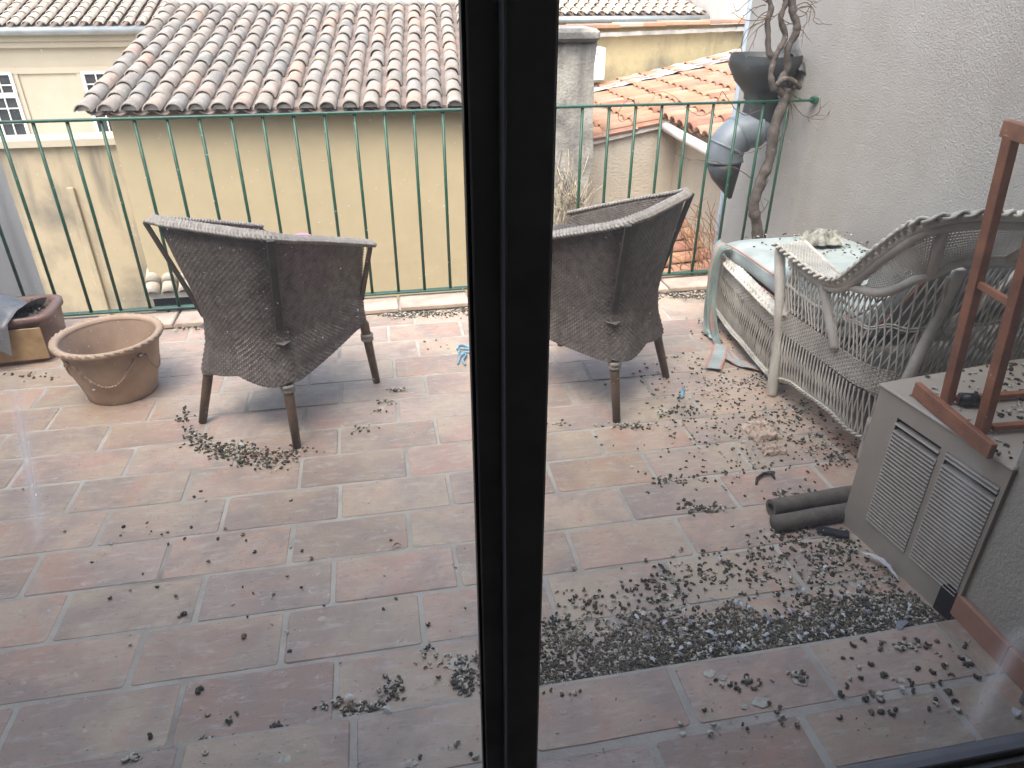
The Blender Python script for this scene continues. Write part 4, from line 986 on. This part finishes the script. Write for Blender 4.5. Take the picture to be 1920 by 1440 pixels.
for i in range(NC):
    c = O+E*(i*sp)+U*.035+Nn*.012; m_.raw([c+E*(-.062*cos(pi*k/6))+Nn*(.044*sin(pi*k/6)*(1+.15*rnd.uniform(-1, 1))) for k in range(7)]+[c+U*.06+E*(-.062*cos(pi*k/6))+Nn*(.044*sin(pi*k/6)) for k in range(7)], [tuple(range(7))]+[(k, k+1, k+8, k+7) for k in range(6)])
tag(m_.obj('mortar_fill', M['mortar'], roof), kind='stuff')
pans(roof, O+U*.02, E, U, NC+1, Ls-.05, sp, M['roof_pan'], i0=0)
m_ = MB(); r0 = A+U*(Ls+.02); r1 = Bq+U*(Ls+.02); m_.tube([r0.lerp(r1, i/30)+Vector((0, 0, .02+.012*mn.noise(Vector((i*.7, 0, 0))))) for i in range(31)], .085, 10); m_.obj('ridge_mortar', M['mortar'], roof, True)
m_ = MB(); wi = .24; c0 = ea+E*.21+Uh*wi; c1 = ea+E*(NC*sp+.1)+Uh*wi; bk = Uh*3.2
def prism(mb, p0, p1, back, z0, z1):
    q = [Vector((p.x, p.y, 0)) for p in (p0, p1, p1+back, p0+back)]
    vs = [p+Vector((0, 0, z0)) for p in q]+[p+Vector((0, 0, z1)) for p in q]; mb.raw(vs, [(0, 1, 5, 4), (1, 2, 6, 5), (2, 3, 7, 6), (3, 0, 4, 7), (4, 5, 6, 7), (3, 2, 1, 0)])
prism(m_, c0, c1, bk, -5, .585); m_.obj('wall', M['cream'], hs)
# little tiled canopies over holes in that wall
def canopy(px0, px1, py, ncol, label):
    Yw = c0.y; a = AY(px0, py, Yw-.02); b = AY(px1, py, Yw-.02); e = (b-a); e.z = 0; L = e.length; e.normalize()
    th = thing('tiled_canopy', label, 'canopy', group='small tiled canopies on the cream wall'); s_ = L/ncol; d = Vector((-e.y, e.x, 0)); u = (d+Vector((0, 0, .75))).normalized()
    o = a-d*.13+e*s_*.5; o.z = a.z
    for i in range(ncol):
        for j in range(2):
            R = Matrix((e, u, e.cross(u))).transposed(); x = bpy.data.objects.new('roof_tile', CT_FAR); COL.objects.link(x); x.parent = th; x.matrix_local = Matrix.Translation(o+e*i*s_+u*.13*j+e.cross(u)*.012*j)@R.to_4x4()@Matrix.Diagonal((s_/.19*.95, .42, .8, 1))
    mb = MB(); prism(mb, a-d*.10+Vector((0, 0, 0)), b-d*.10, d*.12, a.z-.06, a.z+.0); mb.obj('ledge', M['mortar'], th)
    mb = MB(); prism(mb, a+e*.05-d*.045, b-e*.02-d*.045, d*.06, a.z-.30, a.z-.065); mb.obj('dark_opening', M['seal'], th)
canopy(276, 400, 545, 4, 'four tile canopy on the cream wall behind the armchair')
canopy(852, 935, 508, 2, 'broken tile canopy on the cream wall beside the door frame')
# ---- stained garden wall on the left below the stone building
gw = thing('stained_wall', 'cream wall with grey stains and a ledge between stone building and cream house', 'wall')
a = AY(-260, 300, 8.6); b = AY(190, 258, 8.6); m_ = MB(); prism(m_, a, Vector((b.x+.5, 8.6, 0)), Vector((0, .3, 0)), -5, .13); m_.obj('wall_body', M['cream_dirty'], gw)
m_ = MB(); prism(m_, Vector((a.x, 8.54, 0)), Vector((b.x+.5, 8.54, 0)), Vector((0, .4, 0)), .131, .20); m_.obj('ledge', M['stone'], gw)
c = AY(118, 350, 8.5); m_ = MB(); m_.span(c.x, c.x+.07, 8.565, 8.60, -5, -.30, .01); m_.obj('buttress', M['cream_dirty'], gw)
# ---- limestone building behind, left
sb = thing('stone_building', 'pale limestone building with white paned windows under a tiled roof', 'building')
YS = 18.0; m_ = MB(); m_.span(-16, -2.6, YS, YS+4, -6, .80); m_.obj('wall', M['stone'], sb)
m_ = MB(); m_.span(-16, -2.6, YS-.18, YS, .60, .72); m_.span(-16, -2.6, YS-.12, YS, .48, .595); m_.obj('cornice', M['stone'], sb)
m_ = MB(); m_.span(-16, -2.6, YS-.04, YS, -.02, .10); m_.obj('string_course', M['stone'], sb)
m_ = MB(); m_.tube([(-16, YS-.30, .80), (-2.6, YS-.30, .80)], .085, 10); m_.obj('gutter', M['gutter'], sb, True)
rf = MB(); rf.quad((-16, YS-.3, .86), (-2.6, YS-.3, .86), (-2.6, YS+3.2, 1.76), (-16, YS+3.2, 1.76)); rf = rf.obj('roof', M['roof_pan'], sb)
tiled(rf, CT_FAR, (-9.1, YS-.34, .90), (1, 0, 0), (0, 1, .257), 22, 10, .27, .33, limit=220)
def window(x0, x1, z0, z1, label=None):
    w_ = MB(); w_.span(x0-.10, x1+.10, YS-.03, YS-.002, z0-.06, z1+.10); s_ = w_.obj('window', M['stone'], sb)
    f = MB(); cx = (x0+x1)/2
    f.span(x0, x1, YS-.07, YS-.032, z0, z0+.06); f.span(x0, x1, YS-.07, YS-.032, z1-.05, z1); f.span(x0, x1, YS-.07, YS-.032, z1-.50, z1-.42)
    for x in (x0+.03, cx-.045, cx+.045, x1-.03): f.span(x-.03, x+.03, YS-.068, YS-.032, z0+.06, z1-.05)
    for q in (x0+.28, x1-.28): f.span(q-.011, q+.011, YS-.062, YS-.033, z0+.06, z1-.05)
    for z in (z0+.36, z0+.66, z0+.96, z1-.25): f.span(x0+.06, x1-.06, YS-.060, YS-.034, z-.011, z+.011)
    f.obj('frame', M['paint_w'], s_)
    g = MB(); g.span(x0+.02, x1-.02, YS-.031, YS-.028, z0+.02, z1-.02); g.obj('pane', M['glassdark'], s_)
a = AY(62, 262, YS); t = AY(20, 135, YS); window(a.x-1.12, a.x, a.z, t.z)
a = AY(152, 134, YS); window(a.x, a.x+1.1, a.z-1.6, a.z)
# ---- house band behind the cream roof ridge
bb = thing('far_house', 'pale pink house roof edge just above the ridge of the cream house', 'house')
m_ = MB(); m_.span(-2.55, 3.4, 15.5, 19, -6, 1.32); m_.obj('wall', simple('pale_pink_render', (.66, .52, .44), .9, .1, 1), bb)
m_ = MB(); m_.span(-2.6, 3.45, 15.38, 15.5, 1.20, 1.30); m_.obj('cornice', M['stone'], bb)
# ---- weathered cement gable beside the door frame
pg = thing('cement_gable', 'grey weathered cement wall end with a cracked cap stone', 'wall')
tp = AY(1055, 66, 7.0); rt = AY(1113, 200, 7.0)
m_ = MB()
def side(z): return rt.x+.012*sin(z*5)+.02*mn.noise(Vector((z*3, 0, 0)))
m_.grid(lambda u, v: (lerp(1.28, side(lerp(-5, tp.z-.05, v)), u), 7.0+.02*mn.noise(Vector((u*5, v*40, 0))), lerp(-5, tp.z-.05, v)), 14, 80)
m_.grid(lambda u, v: (side(lerp(-5, tp.z-.05, v)), 7.0+.5*u, lerp(-5, tp.z-.05, v)), 4, 80); m_.obj('wall_body', M['pillar'], pg, True)
m_ = MB(); m_.box((1.68, 7.2, tp.z), (.86, .56, .11), None, .03); m_.obj('cap_stone', M['pillar'], pg)
# ---- ochre wall with clay coping
yw = thing('ochre_wall', 'mottled ochre wall topped with pink clay coping tiles', 'wall')
B0, B1 = Vector((3.05, 10.35, 0)), Vector((6.4, 10.75, 0)); zt0, zt1 = AY(1115, 62, 10.4).z, AY(1400, 42, 10.6).z
m_ = MB(); m_.grid(lambda u, v: (lerp(1.0, 6.6, u), lerp(10.25, 10.78, u), lerp(-5, lerp(zt0+.02, zt1, u), v)), 20, 20); m_.span(1.0, 6.6, 10.8, 11.0, -5, zt0-.03); m_.obj('wall_body', M['yellow'], yw)
CPM = []
for i in range(14):
    u = i/14; mb = MB(); x = lerp(1.9, 6.6, u); mb.box((x, lerp(10.33, 10.78, (x-1)/5.6)-.03, lerp(zt0+.03, zt1+.0, (x-2.4)/3.6)+.035+.006*(i % 2)), (.36, .30, .05), Matrix.Rotation(rad(5), 3, 'Z'), .008); mb.obj('coping_tile', M['roof_orange'] if i != 5 else M['stone'], yw)
m_ = MB(); m_.grid(lambda u, v: (lerp(1.9, 6.6, u), lerp(10.28, 10.72, u)-.05, lerp(zt0-.02, zt1-.03, u)-.05*v+.012*mn.noise(Vector((u*30, v, 0)))), 60, 2); m_.obj('mortar_line', M['mortar'], yw)
# ---- white box on that wall
a = AY(1115, 90, 9.95); b = AY(1137, 150, 9.95)
wb = thing('wall_unit', 'white air conditioning box with a small red mark on the ochre wall', 'air conditioner')
m_ = MB(); m_.span(a.x-.08, b.x-.03, 9.95, 10.25, b.z, a.z, .01); m_.obj('case', M['paint_w'], wb)
m_ = MB(); lx = a.x+.01
m_.raw([(lx+.02, 9.945, a.z-.085), (lx+.045, 9.945, a.z-.085), (lx+.0325, 9.945, a.z-.055)], [(0, 1, 2)]); m_.obj('red_mark', simple('red_print', (.7, .12, .10), .5, .05, 3), wb)
m_ = MB()
for k in range(5): m_.span(lx+.055+k*.018, lx+.066+k*.018, 9.944, 9.947, a.z-.083, a.z-.066)
m_.obj('lettering', simple('grey_print', (.5, .38, .38), .5, .05, 3), wb)
# ---- orange roof over the light court
co = thing('court_house', 'low grey rendered house with an orange clay tile roof and white eaves gutter', 'house')
SLP = .19; RZ = lambda x: .395+SLP*(x-3.17)
m_ = MB(); m_.quad((3.10, 6.2, RZ(3.10)-.02), (6.2, 6.2, RZ(6.2)-.02), (6.2, 10.6, RZ(6.2)-.02), (3.10, 10.6, RZ(3.10)-.02)); m_.quad((1.6, 7.52, RZ(1.6)-.02), (3.10, 7.52, RZ(3.10)-.02), (3.10, 10.6, RZ(3.10)-.02), (1.6, 10.6, RZ(1.6)-.02)); crf = m_.obj('roof', M['roof_pan'], co)
Uo = Vector((1, 0, SLP)); Eo = Vector((0, -1, 0)); sp2 = .205
tiled(crf, CT_OR, (3.06, 10.2, RZ(3.06)), Eo, Uo, 20, 8, sp2, .33, limit=160, skip=lambda i, j: 10.2-i*sp2 < 6.2)
tiled(crf, CT_OR, (1.75, 10.2, RZ(1.75)), Eo, Uo, 14, 4, sp2, .33, limit=60, skip=lambda i, j: 10.2-i*sp2 < 7.55)
pans(crf, (3.08, 10.3, RZ(3.08)), Eo, Uo, 20, 3.0, sp2, M['roof_orange']); pans(crf, (1.75, 10.3, RZ(1.75)), Eo, Uo, 14, 1.33, sp2, M['roof_orange'])
m_ = MB(); m_.bar((1.7, 7.50, RZ(1.7)-.035), (3.16, 7.50, RZ(3.16)-.035), .05, .05); m_.obj('verge_mortar', M['mortar'], co)
m_ = MB(); m_.grid(lambda u, v: (lerp(1.7, 3.2, u), 7.53, lerp(-5, RZ(lerp(1.7, 3.2, u))-.05, v)), 10, 20); m_.grid(lambda u, v: (3.2, lerp(7.53, 4.95, u), lerp(-5, .36, v)), 10, 20); m_.quad((3.2, 4.95, -5), (6, 4.95, -5), (6, 4.95, .9), (3.2, 4.95, .36)); m_.obj('wall', M['court'], co)
m_ = MB(); P = [(3.03, 7.46, .325), (3.0, 6.9, .318), (2.98, 6.2, .31), (2.96, 5.2, .30)]; m_.tube(P, [(.062, .045)]*4, 12); m_.obj('gutter', M['pale_gutter'], co, True)
fl = thing('flashing', 'ragged white painted flashing where the orange roof meets the ochre wall', 'flashing')
m_ = MB(); m_.grid(lambda u, v: (lerp(2.3, 6.2, u)+.1*v, lerp(9.62+.03*mn.noise(Vector((u*20, 0, 0))), 10.28, v)+.25*(lerp(2.3, 6.2, u)-2.9)/3*v, RZ(lerp(2.3, 6.2, u))+lerp(.07, .06, v)+.018*mn.noise(Vector((u*26, v*5, 2)))), 90, 10); m_.obj('lime_strip', simple('patchy_limewash', (.42, .42, .42), .8, .85, 3.5, 1, 18), fl, True)
# ---- pale wall and far tiles, top right
fr = thing('far_tiled_house', 'far house with pale canal tiles and a zinc gutter above the coping', 'house')
m_ = MB(); m_.span(3.6, 12, 18.0, 22, -6, .95); m_.obj('wall', M['stone'], fr); m_ = MB(); m_.tube([(3.55, 17.8, .93), (8.2, 17.8, .93)], .08, 10); m_.obj('gutter', M['gutter'], fr, True)
m_ = MB(); m_.quad((3.5, 17.85, .98), (8.0, 17.85, .98), (9.8, 21, 1.85), (3.5, 21, 1.85)); frr = m_.obj('roof', M['roof_pan'], fr)
tiled(frr, CT_FAR, (3.9, 17.82, 1.03), (1, 0, 0), (-.25, 1, .25), 17, 9, .25, .33, limit=200)
gwl = thing('grey_gable', 'pale grey wall rising behind the vine at the corner', 'wall'); m_ = MB(); m_.span(8.05, 14, 17.0, 20, -6, 2.6); m_.obj('wall_body', simple('pale_grey_stone', (.52, .50, .47), .9, .2, .8), gwl)
# ---- low roof below the vine
lr = thing('low_roof', 'low orange tile roof glimpsed below through the railing', 'roof')
m_ = MB(); m_.quad((1.6, 5.3, -1.05), (3.2, 5.3, -1.05), (3.2, 7.5, -.62), (1.6, 7.5, -.62)); m_.obj('roof_deck', M['roof_pan'], lr)
tiled(lr, CT_OR, (3.15, 7.35, -.70), (-.25, -1, -.18), (1, -.35, .10), 1, 1, .2, .3) if False else None
tiled(lr, CT_OR, (1.75, 7.3, -.72), (.0, -1, -.195), (1, .0, .10), 9, 5, .22, .33, limit=60)
pans(lr, (1.75, 7.35, -.72), (.0, -1, -.195), (1, 0, .10), 9, 1.5, .22, M['roof_orange'])

# ================================================================== droppings, grit and feathers
DR = {'a': MB(), 'b': MB(), 'c': MB(), 'd': MB()}
rd = random.Random(11)
def pellet(mb, x, y, z, s=1.0, white=.2):
    a0 = rd.uniform(0, 2*pi); arc = rd.uniform(1.6, 4.6); s *= 1.22; R = rd.uniform(.0026, .0054)*s; r = rd.uniform(.0018, .0032)*s; tz = rd.uniform(-.4, .4)
    mb.cur = 2 if rd.random() < white else (1 if rd.random() < .35 else 0); n = 4; P = []
    for k in range(n+1):
        a = a0+arc*k/n; P.append((x+R*cos(a), y+R*sin(a), z+r*.8+R*tz*cos(a-a0)*.5+R*.3*abs(tz)))
    mb.tube(P, [r*.6, r, r*1.1, r, r*.5], 5, True); 
def chip(mb, x, y, z, s, white):
    mb.cur = 2 if rd.random() < white else 1; a = rd.uniform(0, 2*pi); L = rd.uniform(.002, .006)*s; d = Vector((cos(a)*L, sin(a)*L, rd.uniform(-.3, .5)*L)); p = Vector((x, y, z+.0015*s)); mb.tube([p-d, p, p+d], [.0006*s, .0016*s, .0005*s], 4, False)
def inpoly(x, y, P):
    c = False; j = len(P)-1
    for i in range(len(P)):
        if (P[i][1] > y) != (P[j][1] > y) and x < (P[j][0]-P[i][0])*(y-P[i][1])/(P[j][1]-P[i][1])+P[i][0]: c = not c
        j = i
    return c
def blob(mb, px, py, rx, ry, n, z=0, s=1.0, white=.2, edge=None, zf=None):
    for k in range(n):
        gx, gy = rd.gauss(0, .5), rd.gauss(0, .5); p = FL(px+gx*rx, py+gy*ry, z)
        if edge and not edge(p): continue
        zz = z+abs(rd.gauss(0, .002)) if zf is None else zf(p.x, p.y)
        pellet(mb, p.x, p.y, zz, s, white)
        if rd.random() < .35: chip(mb, p.x+rd.gauss(0, .008), p.y+rd.gauss(0, .008), zz, s, .6)
on_floor = lambda p: 1.222 < p.y < 3.77 and not (p.x > 1.46+(1.68-p.y)*.11 and p.y < 1.70)
g = DR['a']
# corner heap against the step and the unit
poly = [(.15, 1.225), (1.52, 1.225), (1.50, 1.45), (1.46, 1.66), (1.27, 1.66), (1.26, 1.50), (1.05, 1.42), (.62, 1.44), (.30, 1.38), (.15, 1.30)]
for k in range(7000):
    x = rd.uniform(.12, 1.52); y = 1.224+abs(rd.gauss(0, .105))
    if rd.random() < .10: x = rd.uniform(1.2, 1.50); y = rd.uniform(1.25, 1.66)
    d = mn.noise(Vector((x*7, y*9, 3)))
    if not inpoly(x, y, poly) or not on_floor(Vector((x, y, 0))): continue
    core = max(0, 1-(y-1.222)/.15)*min(1, max(.25, (x-.1)*2)); 
    if rd.random() > .28+.9*core+.5*d: continue
    pellet(g, x, y, rd.random()**1.5*.012*core, 1.0, .24)
for k in range(11000):
    x = rd.uniform(.15, 1.5); y = 1.224+abs(rd.gauss(0, .085)); chip(g, x, y, rd.random()*.007, 1.25, .22) if mn.noise(Vector((x*6, y*8, 2)))+.35 > (y-1.22)*3 else None
for px, py, rx, ry, n, w_ in [(1090, 1130, 60, 30, 40, .25), (1230, 1110, 90, 35, 90, .2), (1330, 1075, 110, 40, 110, .2), (1440, 1060, 70, 45, 90, .2), (1480, 1010, 60, 30, 70, .25), (1240, 1170, 120, 25, 160, .2), (1050, 1180, 40, 30, 60, .25),
                               (1560, 1040, 70, 40, 110, .3), (1320, 955, 32, 9, 60, .2), (1290, 945, 20, 8, 12, .1), (1270, 900, 55, 12, 34, .1), (1240, 905, 12, 6, 10, .1), (1200, 800, 60, 7, 50, .4), (1180, 798, 20, 4, 22, .4), (1265, 775, 45, 14, 38, .25), (1050, 795, 24, 5, 16, .4)]:
    blob(g, px, py, rx, ry, n, 0, 1, w_, on_floor)
# round the chaise
g = DR['b']
for px, py, rx, ry, n, w_ in [(1330, 740, 130, 40, 130, .3), (1400, 715, 60, 14, 90, .35), (1420, 790, 120, 50, 150, .25), (1500, 775, 70, 30, 110, .3), (1540, 830, 70, 30, 110, .25), (1570, 860, 40, 18, 60, .2), (1400, 880, 140, 50, 80, .2), (1300, 680, 60, 20, 34, .2), (1320, 620, 30, 30, 18, .2),
                               (1380, 640, 40, 30, 50, .3), (1440, 700, 30, 16, 30, .3), (1200, 720, 120, 40, 26, .3), (1480, 930, 60, 10, 30, .3), (1340, 820, 160, 60, 90, .3), (1290, 555, 70, 6, 240, .35), (1250, 553, 40, 5, 90, .3), (1310, 548, 30, 4, 60, .3)]:
    blob(g, px, py, rx, ry, n, 0 if py > 560 else .002, .95, w_, on_floor if py > 560 else (lambda p: p.y < 3.785))
# left side
g = DR['c']
for t in range(270):
    a = rd.random(); px = 350+210*a; py = 808+46*math.sin(a*pi*.75)-rd.gauss(0, 1)*9+(6 if a > .2 else 0); p = FL(px+rd.gauss(0, 7), py+6, 0); pellet(g, p.x, p.y, abs(rd.gauss(0, .004)), 1.0, .22)
for px, py, rx, ry, n, w_ in [(430, 845, 60, 16, 120, .25), (345, 785, 18, 8, 14, .1), (350, 775, 10, 16, 10, .1), (500, 850, 60, 12, 60, .3), (570, 845, 30, 6, 14, .1), (745, 733, 20, 6, 26, .4), (725, 755, 20, 6, 20, .5), (715, 775, 16, 6, 12, .6), (680, 805, 26, 10, 18, .6),
                               (775, 588, 60, 7, 300, .35), (740, 592, 30, 6, 90, .35), (870, 582, 20, 5, 70, .3), (350, 612, 46, 6, 240, .35), (840, 590, 40, 6, 60, .3), (430, 598, 50, 5, 120, .3), (820, 650, 40, 12, 6, .1),
                               (60, 705, 50, 8, 20, .2), (600, 1130, 300, 160, 30, .3), (300, 1000, 300, 120, 22, .2), (870, 1270, 22, 35, 90, .3), (820, 1240, 50, 25, 24, .5), (735, 1295, 22, 22, 34, .35), (690, 1325, 40, 10, 40, .2), (660, 1330, 26, 6, 26, .2), (620, 1325, 30, 10, 12, .3), (515, 1362, 14, 8, 14, .2), (430, 1345, 60, 16, 6, .2), (400, 1390, 40, 3, 30, .5), (670, 1346, 22, 3, 40, .3)]:
    blob(g, px, py, rx, ry, n, 0, 1.0, w_, lambda p: 1.215 < p.y < 3.785)
for px, py in [(376, 1297), (275, 1385), (345, 1155), (460, 1195), (230, 988), (413, 1012)]: p = FL(px, py, 0); pellet(g, p.x, p.y, 0, 1.7, 0)
# on the doorstep
g = DR['d']
for k in range(60):
    p = FL(rd.uniform(1560, 1840), rd.uniform(1200, 1350), .028)
    if p.y > 1.20 or p.x > 1.51 or p.y < .90: continue
    pellet(g, p.x, p.y, .028, 1.35, .25)
for px, py, rx, ry, n, w_ in [(1400, 1280, 40, 14, 14, .4), (1490, 1265, 16, 8, 10, .4), (1060, 1300, 40, 6, 8, .6), (1430, 1350, 160, 60, 12, .5), (850, 1390, 120, 40, 6, .4), (1700, 1210, 70, 12, 16, .4), (300, 1420, 200, 10, 8, .6)]: blob(g, px, py, rx, ry, n, .028, 1.2, w_, lambda p: .9 < p.y < 1.205 and p.x < 1.5)
for k in range(130): p = FL(rd.uniform(0, 1850), rd.uniform(1310, 1440), .028); (chip(g, p.x, p.y, .028, .9, .7) if .9 < p.y < 1.2 else None)
DM = [M['drop'], M['drop2'], M['dropw']]
tag(DR['a'].obj('droppings', DM, None, True), 'thick heap of dark dried bird droppings against the doorstep', kind='stuff')
tag(DR['b'].obj('droppings', DM, None, True), 'dried bird droppings scattered round the white chaise', kind='stuff')
tag(DR['c'].obj('droppings', DM, None, True), 'dried bird droppings under and behind the left armchair', kind='stuff')
tag(DR['d'].obj('droppings', DM, None, True), 'dried bird droppings on the raised doorstep', kind='stuff')
# on mattress, unit top
g = MB()
for k in range(330):
    x = rd.uniform(1.8, 2.4); y = rd.uniform(2.45, 3.35); 
    if mn.noise(Vector((x*5, y*5, 9)))+.35*(x-1.9) < rd.uniform(-.2, .5): continue
    pellet(g, x, y, .478+.008*mn.noise(Vector((x*7, y*6, 1))), 1.0, .12)
for k in range(70): x = rd.uniform(2.2, 2.42); y = rd.uniform(2.5, 3.3); pellet(g, x, y, .483, 1.0, .1)
tag(g.obj('droppings', DM, None, True), 'dark bird droppings lying on the aqua mattress', kind='stuff')
g = MB()
for k in range(420):
    u, v = rd.uniform(.01, LW), rd.uniform(.01, LD); 
    if u+v*.6 < rd.uniform(.05, .5): continue
    p = ac.matrix_basis@Vector((u, v, LH+.006)); (pellet if rd.random() < .55 else (lambda m, x, y, z, s, w_: chip(m, x, y, z, 2.0, .7)))(g, p.x, p.y, p.z, 1.1, .25)
tag(g.obj('droppings', DM, None, True), 'droppings and grit on top of the beige unit', kind='stuff')
# lime splashes: thin crusts
g = MB()
for px, py, r_, z in [(1425, 1315, .022, .0295), (1395, 1325, .010, .0295), (1280, 1375, .008, .0295), (1500, 1275, .022, .0295), (1330, 1262, .018, .0295), (1355, 1270, .012, .0295), (505, 1420, 0, 0), (533, 1424, .016, .0295), (555, 1410, .007, .0295), (770, 1432, .014, .0295), (660, 1180, 0, 0), (603, 1160, .012, .0015), (860, 1245, .03, .0015), (1250, 1120, .025, .0015), (1200, 1150, .02, .0015), (1240, 770, .03, .0015), (715, 765, .02, .0015), (1185, 875, .010, .0015), (1690, 1275, .012, .0295), (1650, 1300, .010, .0295)]:
    if r_ == 0: continue
    c = FL(px, py, z); n = 14; vs = [(c.x, c.y, z+.0012)]+[(c.x+r_*(.7+.5*rd.random())*cos(2*pi*k/n), c.y+r_*(.5+.4*rd.random())*sin(2*pi*k/n), z) for k in range(n)]; g.raw(vs, [(0, 1+k, 1+(k+1) % n) for k in range(n)])
tag(g.obj('lime_splashes', M['dropw']), 'white splashes of bird lime on the tiles', kind='stuff')
# feathers
def feather(px, py, L, w_, rz, m, label, z=0, group=None, curl=.01, rx=0, pt=None):
    mb = MB()
    def fn(u, v):
        x = (u-.0)*L; e = sin(pi*min(1, max(0, (u-.06)/.98))**.75) if u > .06 else 0; y = (v*2-1)*w_/2*e*(1+.12*sin(u*40)*abs(v*2-1)); return (x-L/2, y+.10*L*sin(pi*u), .003+curl*sin(pi*u)+.0015*abs(v*2-1)*sin(u*30))
    mb.grid(fn, 22, 6); mb.tube([(-L/2-L*.12, -.01*L, .002), (0, .10*L, .004+curl), (L/2, 0, .003)], [.0009, .0007, .0003], 4)
    o = mb.obj('feather', m, None, True); p = pt or FL(px, py, z); o.location = (p.x, p.y, p.z+.001); o.rotation_euler = (rx, 0, rz); return tag(o, label, 'feather', group or 'feathers on the terrace')
feather(1645, 1062, .15, .020, rad(-72), M['feather'], 'long white feather leaning at the foot of the beige unit', .012, curl=.015)
feather(1692, 1178, .072, .020, rad(28), M['featherd'], 'grey feather at the doorstep corner near the beige unit', .018)
feather(1440, 1160, .05, .014, rad(100), M['featherd'], 'grey curled feather on the middle of the droppings heap', .016)
feather(1330, 1192, .036, .013, rad(-50), M['feather'], 'white feather on the heap at the edge of the doorstep', .016)
feather(1395, 1218, .032, .010, rad(10), M['feather'], 'small white feather curled at the doorstep edge', .016)
feather(655, 1312, .034, .010, rad(20), M['feather'], 'small grey white feather near the door frame on the left pane side', .003)
feather(725, 1335, .036, .009, rad(-30), M['feather'], 'pale feather lying across the edge of the doorstep', .028)
feather(1350, 1052, .024, .012, rad(50), M['feather'], 'small white feather on a clean pink tile above the heap', .003)
feather(1075, 1066, .018, .016, rad(80), M['dropw'], 'cream flake standing on a tile beside the door frame', .003)
feather(1548, 1068, .028, .010, rad(5), M['feather'], 'white downy feather near the far side of the heap', .008)
feather(452, 838, .03, .014, rad(-10), M['feather'], 'white feather on the droppings below the left armchair leg', .008)
feather(1690, 1295, .022, .014, rad(70), M['feather'], 'white fluff on the doorstep below the beige unit', .028)
feather(1905, 1340, .03, .02, rad(30), M['feather'], 'white fluff in the corner by the door track', .03)
feather(745, 1026, .030, .010, rad(10), M['foam'], 'grey chip of wood lying across a tile joint', .003)
for i in range(75):
    px = rd.uniform(1180, 1720); py = 1245-(px-1180)*.135-abs(rd.gauss(0, 50)); p = FL(px, py, .012)
    if p.y < 1.235 or p.x > 1.44: continue
    feather(px, py, rd.uniform(.012, .026), rd.uniform(.006, .012), rd.uniform(0, 6.3), M['feather'] if rd.random() < .6 else M['featherd'], 'tiny white down feather among the droppings heap', .014, 'tiny down feathers in the heap', .004)
# lumps of droppings on mattress edge and dry leaf bits are part of the stuff above
